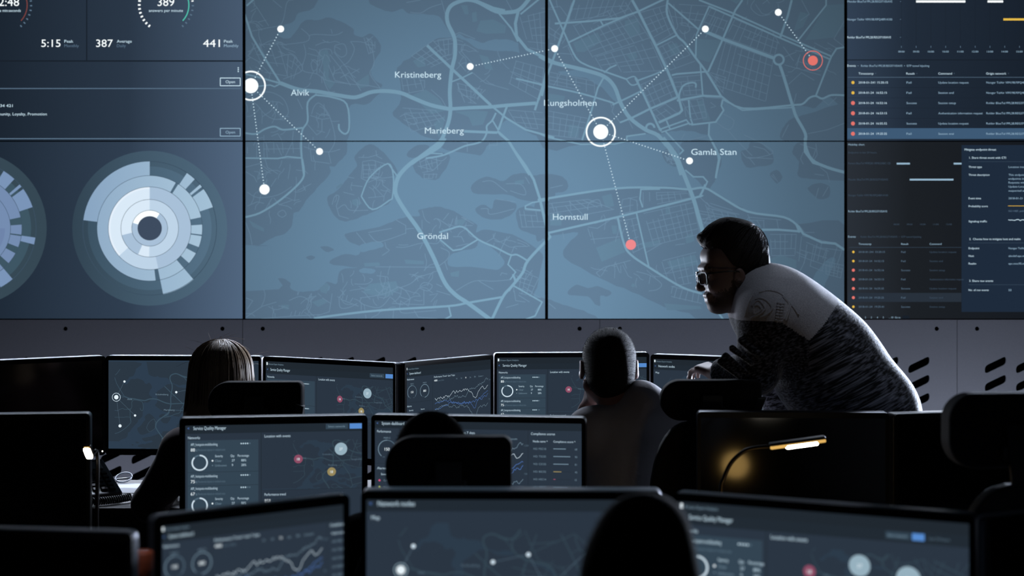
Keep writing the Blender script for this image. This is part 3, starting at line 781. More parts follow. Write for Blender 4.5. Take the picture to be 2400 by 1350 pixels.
DASH_STOPS = lambda k: ('x', P(0, 0, DW).x, P(572, 0, DW).x, [(P(0, 0, DW).x, (30 * k, 41 * k, 54 * k)), (P(300, 0, DW).x, (46 * k, 60 * k, 77 * k)), (P(572, 0, DW).x, (78 * k, 98 * k, 122 * k))])  # vignette painted into the dashboard colours, darker to the left
RING_STOPS = lambda a, b: ('x', P(170, 0, DW).x, P(532, 0, DW).x, [(P(170, 0, DW).x, a), (P(532, 0, DW).x, b)])  # same sideways vignette painted into the ring colours
m_dash = em('dash_ground', (50, 64, 82), grad=DASH_STOPS(0.92))
m_dash2 = em('chart_ground', (50, 64, 82), grad=DASH_STOPS(1.04))
m_evt = em('events_ground', (30, 41, 54), grad=('x', P(1982, 0, DW).x, P(2400, 0, DW).x, [(P(1982, 0, DW).x, (50, 65, 84)), (P(2130, 0, DW).x, (33, 44, 58)), (P(2400, 0, DW).x, (25, 34, 46))]))  # vignette painted into the ground colour, darker to the right
m_evt2 = em('events_dim_ground', (29, 33, 38), grad=('x', P(1982, 0, DW).x, P(2400, 0, DW).x, [(P(1982, 0, DW).x, (42, 48, 56)), (P(2130, 0, DW).x, (28, 32, 37)), (P(2400, 0, DW).x, (22, 26, 32))]))  # same painted vignette on the dim events ground
m_pop = em('popup_ground', (30, 43, 60))
m_sel = em('row_selected', (62, 90, 118), sample=False)
m_sel2 = em('row_selected_dim', (40, 49, 60), sample=False)
m_soft = em('panel_soft', (70, 92, 112), sample=False)
m_ring = em('ring_outer', (70, 94, 112), grad=RING_STOPS((50, 68, 82), (80, 106, 126)), sample=False)
m_ringm = em('ring_middle', (78, 106, 126), grad=RING_STOPS((56, 78, 94), (88, 116, 138)), sample=False)
m_r5 = em('ring_blue', (152, 180, 208), grad=RING_STOPS((134, 162, 192), (166, 195, 216)), sample=False)
m_r4 = em('ring_blue_two', (160, 186, 212), grad=RING_STOPS((140, 168, 196), (172, 200, 220)), sample=False)
m_r3 = em('ring_blue_three', (168, 192, 216), sample=False)
m_r2 = em('ring_blue_pale', (190, 212, 232), sample=False)
m_r1 = em('ring_ice', (218, 234, 248), sample=False)
m_r0 = em('ring_edge', (228, 240, 252), sample=False)
m_core = em('ring_core', (62, 76, 96), sample=False)
m_ringd = em('ring_outer_dark', (54, 72, 84), sample=False)
m_ringdm = em('ring_middle_dark', (62, 86, 100), sample=False)
m_l4 = em('ring_mauve', (116, 140, 176), sample=False)
m_l5 = em('ring_mauve_two', (122, 148, 184), sample=False)
m_l3 = em('ring_mauve_three', (110, 132, 170), sample=False)
m_gap = em('ring_gap', (60, 80, 98), sample=False)


def pic_left_top(cv):
    cv.rect(-140, -90, 572, 332, m_dash, 0)
    cv.rect(-140, 141.5, 572, 144.5, m_rule, 1); cv.rect(202, -90, 204.6, 142, m_rule, 1)
    cv.text('12:48', 45, 14, 27, m_white, w=57, align='R', bold=0.012)
    cv.text('avg. time min:seconds', 49, 28, 9.5, m_text, align='R')
    for c, tone, bright in (((10, 12), m_rust, False), ((389, 12), m_green, True)):
        cv.arc(c, 52.5, 55, 20 if bright else 60, 133, tone, 3)
        for k in range(14):
            a = 60 + k * 10 - 0
            if bright or a < 141:
                dim = a > 82
                cv.arc(c, 60.5, 65.5, a, a + 2.6, m_dim if (dim or not bright) else m_white, 3) if a < 142 else None
        if bright:
            for k in range(16):
                a = 217 + k * 8.6
                cv.arc(c, 59.5, 65.5, a, a + 3.4, m_white, 3)
    cv.text('389', 389, 14, 27, m_white, w=39, align='C', bold=0.012)
    cv.text('answers per minute', 389, 28, 9.5, m_text, w=80, align='C')
    for s, x, w in (('5:15', 97, 45), ('387', 225.5, 39), ('441', 476, 39.5)):
        cv.text(s, x, 110, 25, m_white, w=w, bold=0.015)
    for s, t, x, w, w2 in (('Peak', 'Monthly', 151, 21, 34), ('Average', 'Daily', 274, 35, 21), ('Peak', 'Monthly', 525, 21, 34)):
        cv.text(s, x, 100, 9.5, m_text, w=w, bold=0.02)
        cv.text(t, x, 110.5, 9.5, m_dim if x < 500 else m_pale, w=w2)
    for k in range(3):
        cv.disc((558.5, 159 + k * 4.3), 1.5, m_text, 3, 10)
    for y, m in ((182, m_text), (300, m_pale)):
        for a, b, c, d in ((516, y, 563.5, y + 1.7), (516, y + 18.2, 563.5, y + 19.9), (515.5, y + 1, 517.2, y + 19), (562.3, y + 1, 564, y + 19)):
            cv.rect(a, b, c, d, m, 3)
        cv.text('Open', 540, y + 13, 9.5, m, w=22, align='C', bold=0.02)
    cv.rect(-140, 206.5, 564, 208.5, m_dim, 3); cv.rect(-140, 324, 564, 326.2, m_dim, 3)
    cv.text('0 434 421', 30, 251, 9.5, m_text, align='R', w=45)
    cv.text('Community, Loyalty, Promotion', 110, 270.5, 9.5, m_text, align='R', w=136)


def pic_left_bottom(cv):
    cv.rect(-140, 330, 572, 750, m_dash2, 0)
    sunburst(cv, (351, 535), (m_ring, m_ringm, m_r5, m_r4, m_r3, m_r2, m_r1, m_r1, m_core, m_gap))
    sunburst(cv, (-72, 535), (m_ringd, m_ringdm, m_l5, m_l4, m_l3, m_l4, m_l5, m_l5, m_core, m_gap), 1)


def pic_map(cv):
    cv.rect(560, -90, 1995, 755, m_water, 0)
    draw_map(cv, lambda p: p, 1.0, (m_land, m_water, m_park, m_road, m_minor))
    for p, q in LINKS:
        cv.dots(p, q, m_text, 7)
    for c, r in WHITE_DOTS:
        cv.disc(c, r, m_white, 8)
    for c in BIG_DOTS:
        cv.disc(c, 17.5, m_white, 8, 40)
        cv.arc(c, 31.5, 35.2, 0, 360, m_white, 8)
    cv.disc((1905, 142), 11.5, m_red, 8, 36); cv.arc((1905, 142), 21.5, 23.2, 0, 360, m_red, 8)
    cv.disc((1478.5, 573.5), 12, m_pink, 8, 36)
    cv.disc((1484, 669), 4.5, m_park, 8, 8)
    for s, x, y, w in PLACES:
        cv.text(s, x, y, 20.5, m_text, 9, w=w, bold=0.008)


ROWS = [('2018-01-241 15:20:15', 'Fail', 'Update location request', 'Nonger TelAir VIM198.FIPQ48914100', 0), ('2018-01-24  16:52:15', 'Fail', 'Session end', 'Nonger TelAir VIM198.FIPQ48914100', 0),
        ('2018-01-24  16:52:16', 'Success', 'Session setup', 'Rolder BlueTel PPL28.REG37105AVS', 1), ('2018-01-24  16:53:15', 'Fail', 'Authentication information request', 'Rolder BlueTel PPL28.REG37105AVS', 1),
        ('2018-01-24  16:55:32', 'Success', 'Update location request', 'Rolder BlueTel PPL28.REG37105AVS', 1), ('2018-01-24  19:25:25', 'Fail', 'Session end', 'Rolder BlueTel PPL28.REG37105AVS', 1),
        ('2018-01-24  19:25:41', 'Success', 'Session setup', 'Rolder BlueTel PPL28.REG37105AVS', 0)]


def pic_right_top(cv):
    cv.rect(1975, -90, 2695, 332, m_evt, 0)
    cv.rect(1975, 139.5, 2695, 141.5, m_rule, 1)
    for s, y, w, m in (('Monder BlueTel PPL28.REG37105AVS', 6, 105, m_pale), ('Nonger TelAir VIM198.FIPQ48914100', 48, 105, m_pale), ('Rolder BlueTel PPL28.REG37105AVS', 90, 102, m_text)):
        cv.text(s, 1986, y, 7.2, m, w=w, bold=0.02)
        cv.rect(2109, y - 3, 2112, y - 2, m_dim, 3)
    cv.rect(2147, 1, 2262.5, 6, m_white, 3); cv.rect(2314.5, 1, 2351, 6, m_white, 3); cv.rect(2351.5, 43, 2560, 48, m_amber, 3)
    for k in range(14):
        x = 2112.5 + 34.6 * k
        cv.rect(x - 0.3, -90, x + 0.3, 108, m_core if False else m_rule, 2)
        cv.rect(x - 0.6, 107.5, x + 0.6, 112, m_dim, 3)
        cv.text('%02d:00' % (8 + min(k, 2) + max(0, k - 3)), x, 123, 5.8, m_pale, w=14.5, align='C')
    cv.text('Events', 1986, 156.5, 7.6, m_text, w=19.5, bold=0.025)
    cv.text('–', 2009.5, 156, 7, m_pale); cv.text('Rolder BlueTel PPL28.REG37105AVS  •  GTP tunnel hijacking', 2018, 156.5, 6.6, m_pale, w=160)
    for s, x, w in (('Timestamp', 2012, 35), ('Result', 2124, 19.5), ('Command', 2199, 32), ('Origin network', 2311, 47)):
        cv.text(s, x, 174.8, 7, m_text, w=w, bold=0.03)
        cv.text('^', x + w + 4, 175, 6, m_dim)
    cv.rect(1987, 180.8, 2695, 181.7, m_dim, 3)
    for k, r in enumerate(ROWS[:6]):
        y = 193.5 + 24 * k
        if k == 5:
            cv.rect(1986, 300.5, 2695, 325.5, m_sel, 1)
        cv.disc((1999, y), 3.7 if r[4] == 0 else 4.7, m_amber if r[4] == 0 else m_red, 3, 16)
        cv.text(r[0], 2012, y + 2.3, 7, m_text, w=69 if k == 0 else 66.5, bold=0.02)
        cv.text(r[1], 2124.5, y + 2.3, 6.8, m_pale, w=11.5 if r[1] == 'Fail' else 24)
        cv.text(r[2], 2199, y + 2.3, 6.8, m_pale, w=(71, 36, 41, 104, 71, 36)[k], bold=0.01)
        cv.text(r[3], 2311.5, y + 2.3, 6.8, m_pale, w=112, bold=0.01)
        if k < 4:
            cv.rect(1987, y + 11.6, 2695, y + 12.1, m_rule, 2)


def pic_right_bottom(cv):
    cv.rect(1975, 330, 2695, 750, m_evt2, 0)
    cv.text('Mobility chart', 1988, 341, 6.4, m_pale, w=38); cv.text('Endpoints in last 24 hours', 1988, 359.5, 6, m_faint, w=66)
    for s, y, w, m in (('Ponent BlueTel MME281.MMEGABC.125', 385, 99, m_faint), ('Monder BlueTel PPL28.REG37105AVS', 423, 93, m_faint), ('Nonger TelAir VIM198.FIPQ48914100', 460, 93, m_faint), ('Rolder BlueTel PPL28.REG37105AVS', 497.5, 91, m_pale)):
        cv.text(s, 1988, y, 6.6, m, w=w, bold=0.01)
    cv.rect(2101.5, 381.5, 2132.5, 385.5, m_pale, 3); cv.rect(2235, 381.5, 2254, 385.5, m_pale, 3); cv.rect(2132, 419, 2234.5, 423, m_pale, 3)
    for k in range(5):
        cv.text('%02d:00' % (8 + k), 2101 + 30.8 * k, 527.5, 5, m_faint, w=13, align='C')
    cv.text('Events', 1987.5, 557, 7, m_pale, w=18, bold=0.02); cv.text('–', 2009, 557, 6, m_faint); cv.text('Rolder BlueTel PPL28.REG37105AVS  •  GTP tunnel hijacking', 2017, 557, 6, m_faint, w=142)
    for s, x, w in (('Timestamp', 2012, 30), ('Result', 2112, 17), ('Command', 2178.5, 28)):
        cv.text(s, x, 574, 6.4, m_pale, w=w, bold=0.02)
    cv.rect(1990, 579.5, 2253, 580.2, m_faint, 3)
    for k, r in enumerate(ROWS):
        y = 590.5 + 21.4 * k
        if k == 5:
            cv.rect(1988, y - 11, 2253, y + 10, m_sel2, 1)
        cv.disc((2000, y), 2.9 if r[4] == 0 else 3.6, m_amber if r[4] == 0 else m_red, 3, 14)
        cv.text(r[0], 2012, y + 2.1, 6.3, m_dim, w=62 if k == 0 else 59.5, bold=0.015)
        cv.text(r[1], 2112, y + 2.1, 6, m_dim, w=10 if r[1] == 'Fail' else 21)
        cv.text(r[2], 2178.5, y + 2.1, 6, m_faint, w=(63, 31, 36, 80, 63, 31, 36)[k])
    for k, s in enumerate(('2', '3', '4', '5', '…10')):
        cv.text(s, 2027 + 14 * k, 746, 6, m_pale)
    cv.text('Go to', 2097, 746, 6, m_pale); cv.rect(2115, 740, 2131, 748, m_rule, 3)
    cv.rect(2253.5, 340, 2695, 731, m_pop, 4)
    cv.text('Mitigate endpoint threat', 2260.5, 353, 7.4, m_text, w=74, bold=0.03)
    for s, y, w in (('1. Share threat event with CTI', 372, 86), ('2.  Choose how to mitigate host and realm', 562.5, 120), ('3. Share raw events', 660.5, 56)):
        cv.text(s, 2271.5, y, 6.8, m_text, w=w, bold=0.008)
        cv.rect(2270, y + 6.5, 2695, y + 7.2, m_faint, 5)
    for s, y, w in (('Threat type', 393.5, 31), ('Threat description', 412, 49), ('Event time', 467, 29), ('Probability score', 485.5, 45), ('Signaling traffic', 521, 43), ('Endpoint', 584, 25), ('Host', 602, 12.5), ('Realm', 620, 17.5), ('No. of raw events', 682, 47)):
        cv.text(s, 2270, y, 6.6, m_text, w=w, bold=0.03)
    for s, y, w in (('Location tracking', 393.5, 50), ('This endpoint has been seen', 412, 84), ('endpoints in the last hours', 421, 80), ('Requests with Cancel or', 430, 72), ('Update-Location from the', 439.5, 76), ('suspected attacker host', 449, 74), ('2018-01-21', 467, 33), ('Nonger TelAir VIM198', 584, 62), ('abcdef.epc.mnc95.mcc', 602, 66), ('epc.mnc95.mcc', 620, 44), ('52', 682, 7)):
        cv.text(s, 2363.5, y, 6.4, m_pale, w=w, bold=0.01)
    cv.rect(2362.5, 482, 2600, 483.2, m_amber, 6); cv.text('ISO HBF, policy use', 2363.5, 496.5, 5.8, m_dim, w=52)
    rnd = random.Random(3)
    cv.line([(2363 + 4 * k, 516 + rnd.uniform(-1.6, 1.6)) for k in range(40)], 1.4, m_text, 6)


m_black_gloss = pm('black_plastic', (12, 12, 13), 0.38)
m_black_matte = pm('black_matte_plastic', (9, 9, 10), 0.6)
m_bezel_wall = pm('panel_edge_black', (3, 3, 4), 0.6, spec=0.2)

PANELS = [
    (0, 0, pic_left_top, 'upper left video wall screen with dials reading 389 answers per minute'),
    (0, 1, pic_left_bottom, 'lower left video wall screen with two pale round sunburst charts'),
    (1, 0, pic_map, 'video wall screen of the map with Alvik, Kristineberg and Marieberg'),
    (1, 1, pic_map, 'video wall screen of the map with Gröndal below the Marieberg one'),
    (2, 0, pic_map, 'video wall screen of the map with Kungsholmen and the ringed red dot'),
    (2, 1, pic_map, 'video wall screen of the map with Hornstull and a pink dot'),
    (3, 0, pic_right_top, 'upper right video wall screen listing events with a yellow bar'),
    (3, 1, pic_right_bottom, 'lower right dark video wall screen with a Mitigate endpoint threat box'),
]
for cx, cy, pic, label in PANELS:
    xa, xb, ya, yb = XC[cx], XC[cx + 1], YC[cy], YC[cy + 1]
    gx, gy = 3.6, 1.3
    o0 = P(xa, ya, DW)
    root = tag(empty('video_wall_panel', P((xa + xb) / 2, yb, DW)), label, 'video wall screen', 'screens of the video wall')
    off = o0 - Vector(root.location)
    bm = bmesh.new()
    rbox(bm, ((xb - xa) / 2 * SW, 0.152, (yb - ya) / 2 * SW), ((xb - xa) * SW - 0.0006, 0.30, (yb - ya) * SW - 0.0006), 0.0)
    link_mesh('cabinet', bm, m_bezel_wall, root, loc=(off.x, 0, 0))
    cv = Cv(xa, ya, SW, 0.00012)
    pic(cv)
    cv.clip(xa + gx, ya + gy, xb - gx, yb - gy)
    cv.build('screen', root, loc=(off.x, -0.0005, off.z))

# ---------------------------------------------------------------- room
m_floor = pm('carpet_dark', (26, 27, 31), 0.9, bump=(220, 0.3), spec=0.1)
m_wall = pm('wall_paint_dark', (30, 31, 36), 0.85, spec=0.2)
m_clad = pm('cladding_grey', (134, 137, 146), 0.62, bump=(900, 0.12), var=(420, (126, 129, 138), (141, 144, 153)))
m_dark = pm('void_dark', (5, 5, 6), 0.9, spec=0.05)
YB = 7.71


def slab(name, c, s, m):
    bm = bmesh.new()
    rbox(bm, (0, 0, 0), s)
    return tag(link_mesh(name, bm, m, loc=c), kind='structure')


slab('floor', (0, 2.9, -0.05), (9.6, 9.9, 0.1), m_floor)
slab('ceiling', (0, 2.9, 3.75), (9.6, 9.9, 0.1), m_wall)
slab('wall_left', (-4.75, 2.9, 1.85), (0.1, 9.9, 3.7), m_wall)
slab('wall_right', (4.75, 2.9, 1.85), (0.1, 9.9, 3.7), m_wall)
slab('wall_rear', (0, -2.0, 1.85), (9.4, 0.1, 3.7), m_wall)
slab('wall_front', (0, YB + 0.05, 1.85), (9.4, 0.1, 3.7), m_dark)

# grey cladding under the video wall: plates with round fixing holes and rows of slanted slots
PW = 837.5 * SW
ztop = P(0, 749.5, DW).z


def hole_poly(x, z, pts):
    return [(x + a, z + b) for a, b in pts]


def clad_plate(k):
    xl = P(568.5 + 837.5 * k, 0, DW).x
    loops = []
    for px in (47, 422, 790):
        x, z = px * SW, P(0, 770.5, DW).z
        loops.append([(x + 0.0095 * math.cos(a * math.pi / 6), z + 0.0095 * math.sin(a * math.pi / 6)) for a in range(12)])
    xs = [65 + 73.1 * i for i in range(10)]
    for x in xs:
        for r in range(13):
            yt = 834 + 42.6 * r
            # slanted slot, vertical ends, softened corners
            c = [(0, 24), (50, 0), (50, 19), (0, 43)]
            out = []
            for i in range(4):
                p, q, n = c[i - 1], c[i], c[(i + 1) % 4]
                lp, ln_ = math.hypot(p[0] - q[0], p[1] - q[1]), math.hypot(n[0] - q[0], n[1] - q[1])
                rp = [q[j] + (p[j] - q[j]) * 8.5 / lp for j in (0, 1)]
                rn = [q[j] + (n[j] - q[j]) * 8.5 / ln_ for j in (0, 1)]
                for t in (0, 0.25, 0.5, 0.75, 1):
                    out.append(tuple((1 - t) ** 2 * rp[j] + 2 * t * (1 - t) * q[j] + t * t * rn[j] for j in (0, 1)))
            loops.append([((x + a) * SW, P(0, yt + b, DW).z) for a, b in out])
    cu = bpy.data.curves.new('plate', 'CURVE')
    cu.dimensions = '2D'
    cu.fill_mode = 'BOTH'
    cu.extrude = 0.004
    outer = [(0.001, 0.03), (PW - 0.001, 0.03), (PW - 0.001, ztop), (0.001, ztop)]
    for lp in [outer] + loops:
        sp = cu.splines.new('POLY')
        sp.points.add(len(lp) - 1)
        for p, (a, b) in zip(sp.points, lp):
            p.co = (a, b, 0, 1)
        sp.use_cyclic_u = True
    ob = bpy.data.objects.new('plate', cu)
    me = bpy.data.meshes.new_from_object(ob)
    bpy.data.objects.remove(ob)
    me.transform(Matrix.Rotation(math.pi / 2, 4, 'X'))
    me.materials.clear()
    me.materials.append(m_clad)
    o = bpy.data.objects.new('trim_%d' % (k + 3), me)
    o.location = (xl, DW + 0.006, 0)
    col.objects.link(o)
    tag(o, kind='structure')


for k in (-2, -1, 0, 1, 2):
    clad_plate(k)

# ---------------------------------------------------------------- desks
m_desk = pm('desk_top_grey', (26, 27, 30), 0.6, var=(14, (23, 24, 27), (29, 30, 33)), spec=0.25)
m_leg = pm('desk_leg_black', (16, 16, 18), 0.5)
DESK_Z = 0.742


def desk(xa, xb, y0, y1, label):
    o = tag(empty('desk', ((xa + xb) / 2, (y0 + y1) / 2, 0)), label, 'desk')
    w, d = xb - xa, y1 - y0
    bm = bmesh.new()
    rbox(bm, (0, 0, DESK_Z - 0.014), (w, d, 0.028), 0.004)
    link_mesh('desk_top', bm, m_desk, o)
    for sx in (-1, 1):
        bm = bmesh.new()
        rbox(bm, (sx * (w / 2 - 0.06), 0, (DESK_Z - 0.028) / 2 + 0.01), (0.05, d * 0.75, DESK_Z - 0.048), 0.004)
        rbox(bm, (sx * (w / 2 - 0.06), 0, 0.01), (0.07, d * 0.9, 0.02), 0.004)
        link_mesh('leg', bm, m_leg, o)
    bm = bmesh.new()
    rbox(bm, (0, d * 0.36, 0.47), (w - 0.16, 0.018, 0.48), 0.002)
    link_mesh('modesty_panel', bm, m_leg, o)
    return o


desk(-2.55, -0.22, 5.50, 6.11, 'long dark desk carrying the phone and the map monitor, nearest the wall on the left')
desk(-0.20, 1.75, 5.50, 6.11, 'long dark desk in front of the man in the grey shirt, nearest the wall')
desk(-2.10, 1.95, 4.02, 4.80, 'long dark desk of the middle row carrying the desk lamps')
desk(-1.75, 1.75, 2.48, 3.34, 'long dark desk of the front row under the blurred monitors')

# ---------------------------------------------------------------- monitors
m_shell = pm('monitor_aluminium', (100, 102, 108), 0.34, metal=0.85)
m_shell_dark = pm('monitor_shell_dark', (30, 31, 34), 0.36, spec=0.4)
m_shell_grey = pm('monitor_shell_grey', (92, 94, 100), 0.42, metal=0.6)
m_bezel = pm('monitor_bezel', (8, 8, 9), 0.55, spec=0.2)
m_off = pm('screen_off', (4, 5, 7), 0.11, spec=0.5)
m_led = em('led_white', (255, 250, 235), 6.0, sample=False)

# picture tones of the desk monitors
g_head = em('ui_header', (32, 40, 48))
g_head2 = em('ui_header_low', (33, 42, 51))
g_ground = em('ui_ground', (42, 53, 66))
g_card = em('ui_card', (51, 68, 82))
g_rule = em('ui_rule', (36, 46, 56), sample=False)
g_water = em('ui_water', (45, 61, 78))
g_land = em('ui_land', (43, 55, 67))
g_road = em('ui_road', (58, 79, 94), sample=False)
g_water2 = em('ui_water_faint', (44, 59, 74))
g_road2 = em('ui_road_faint', (52, 70, 82), sample=False)
g_text = em('ui_text', (186, 210, 224), sample=False)
g_soft = em('ui_text_soft', (112, 136, 152), sample=False)
g_dim = em('ui_text_dim', (84, 106, 122), sample=False)
g_white = em('ui_white', (232, 244, 250), sample=False)
g_ring = em('ui_ring', (206, 224, 236), sample=False)
g_blue = em('ui_blue', (86, 138, 206), sample=False)
g_bluel = em('ui_line_blue', (84, 122, 190), sample=False)
g_bub = em('ui_bubble', (150, 176, 190), sample=False)
g_bubr = em('ui_bubble_red', (140, 76, 100), sample=False)
g_buby = em('ui_bubble_yellow', (150, 136, 92), sample=False)
g_mag = em('ui_magenta', (206, 84, 124), sample=False)
g_lime = em('ui_lime', (186, 196, 92), sample=False)
UIMAP = (g_land, g_water, g_land, g_road, g_road)
UIMAP2 = (g_ground, g_water2, g_ground, g_road2, g_road2)


def ui_header(cv, W, title, brand=True):
    cv.rect(0, 0, W, 400, g_ground, 0)
    cv.rect(0, 0, W, 14, g_head, 1)
    cv.rect(0, 14, W, 27.5, g_head2, 1)
    if brand:
        cv.rect(2.2, 2.5, 5.4, 8.5, g_white, 3)
        cv.text('Ericsson Expert Analytics', 8, 8, 5.2, g_soft, w=42)
    cv.text('<', 3.6, 20.6, 7, g_bluel, bold=0.03)
    cv.text(title, 13.5, 21, 8.4, g_text, w=55 if len(title) > 20 else 44, bold=0.02)


def ui_stars(cv, x, y, n):
    for k in range(5):
        cv.disc((x + 3.6 * k, y), 1.3, g_text if k < n else g_dim, 4, 8)


def pic_sqm(cv, W=345.0, split=129.0, wide=False, bub=((64, 74), (137, 58), (121, 97))):
    ui_header(cv, W, 'Service Quality Manager')
    cv.rect(0, 14, W, 27.5, g_head2, 1.1)
    cv.text('Networks', 4.5, 36.5, 6.6, g_text, w=20, bold=0.015)
    cv.rect(4, 39, split - 4, 260, g_card, 1)
    cv.rect(split, 27.5, split + 1.6, 260, g_rule, 1.5)
    y = 0
    for n, (pc, st) in enumerate((('88', 4), ('75', 4), ('67', 3))):
        yy = (47, 101, 122)[n]
        cv.text('API_hotspots-multibanking', 9, yy + 1, 6.4, g_text, w=45, bold=0.01)
        ui_stars(cv, split - 33, yy - 1.5, st)
        cv.text(pc, 9, yy + 10.5, 7.6, g_white, w=7, bold=0.02)
        cv.text('%', 17, yy + 10.5, 5, g_soft); cv.text('Monitored objects in violated state', 21, yy + 10, 5.4, g_dim, w=46)
        if n < 2:
            cv.rect(4, (93, 116)[n], split - 4, (93.6, 116.6)[n], g_rule, 2)
    for yy in (77, 150):
        c = (24, yy)
        cv.arc(c, 11.3, 13.7, 0, 315, g_ring, 4); cv.arc(c, 11.3, 13.7, 315, 360, g_dim, 4)
        for s, x, w in (('Severity', 50, 13), ('Qty', 76, 6.5), ('Percentage', 88, 19)):
            cv.text(s, x, yy - 9, 5.6, g_text, w=w)
        for j, (s, a, b) in enumerate((('Clear', '27', '88%'), ('Unknown', '9', '28%'))):
            cv.disc((45.5, yy - 3 + 8 * j), 1.5 - 0.6 * j, g_white if j == 0 else g_soft, 4, 10)
            cv.text(s, 50, yy - 1 + 8 * j, 5.4, g_soft); cv.text(a, 78, yy - 1 + 8 * j, 5.6, g_text); cv.text(b, 94, yy - 1 + 8 * j, 5.6, g_text)
    cv.text('Location with events', split + 6.5, 36, 6.8, g_text, w=44, bold=0.02)
    sub = Cv(cv.x0, cv.y0, cv.s, cv.eps)
    kx = 0.143 if not wide else 0.132
    ox, oy = split + 57 - 588 * kx, 71 - 201 * kx
    sub.rect(split + 3, 42, W, 126, g_water2, 1)
    draw_map(sub, lambda p: (ox + p[0] * kx, oy + p[1] * kx), kx, UIMAP2, 1, minor=False, wscale=0.2, parks=False)
    tf = lambda x, y: (ox + x * kx, oy + y * kx)
    for s, x, y, w in PLACES[:5]:
        a = tf(x, y)
        sub.text(s, a[0], a[1], 4.6, g_dim, 9, w=w * 0.16)
    sub.clip(split + 3, 42, W, 126)
    merge(cv, sub)
    for (bx, by), r, m, tx in zip(bub, (7.4, 12.4, 14.0) if wide else (7.4, 10.8, 7.4), (g_bubr, g_bub, g_bub if wide else g_buby), ('18', '27', '24' if wide else '18')):
        cv.disc((split + bx, by), r, m, 10, 28)
        cv.text(tx, split + bx, by + 2.5, 6.4, g_white, 11, align='C', bold=0.03)
    cv.rect(split + 3, 126, W, 126.8, g_rule, 3)
    cv.text('Performance trend', split + 6.5, 136, 6.6, g_text, w=36, bold=0.02)
    cv.text('858', split + 6.5, 147, 7.6, g_white, bold=0.02); cv.text('Latest (Gbit)', split + 19, 146.6, 5, g_dim)
    if wide:
        cv.rect(W - 94, 16, W - 66, 24, g_card, 3); cv.text('Select networks', W - 92, 21.8, 4.6, g_soft, w=22)
        cv.rect(W - 64, 16, W - 50, 24, g_blue, 3); cv.text('Last 24 hours', W - 45, 21.8, 4.6, g_dim)
    else:
        cv.rect(W - 62, 14.5, W - 24, 23.5, g_card, 3); cv.text('Select network', W - 58, 20.8, 5, g_soft); cv.text('v', W - 31, 20.8, 5, g_soft)
        cv.rect(W - 21, 14.5, W, 23.5, g_blue, 3)


def merge(a, b):
    """append canvas b to canvas a"""
    idx = [a.mi(m) for m in b.mats]
    vm = {}
    for f in b.bm.faces:
        vs = []
        for v in f.verts:
            if v not in vm:
                vm[v] = a.bm.verts.new(v.co)
            vs.append(vm[v])
        try:
            nf = a.bm.faces.new(vs)
        except ValueError:
            continue
        nf.material_index = idx[f.material_index]
    b.bm.free()


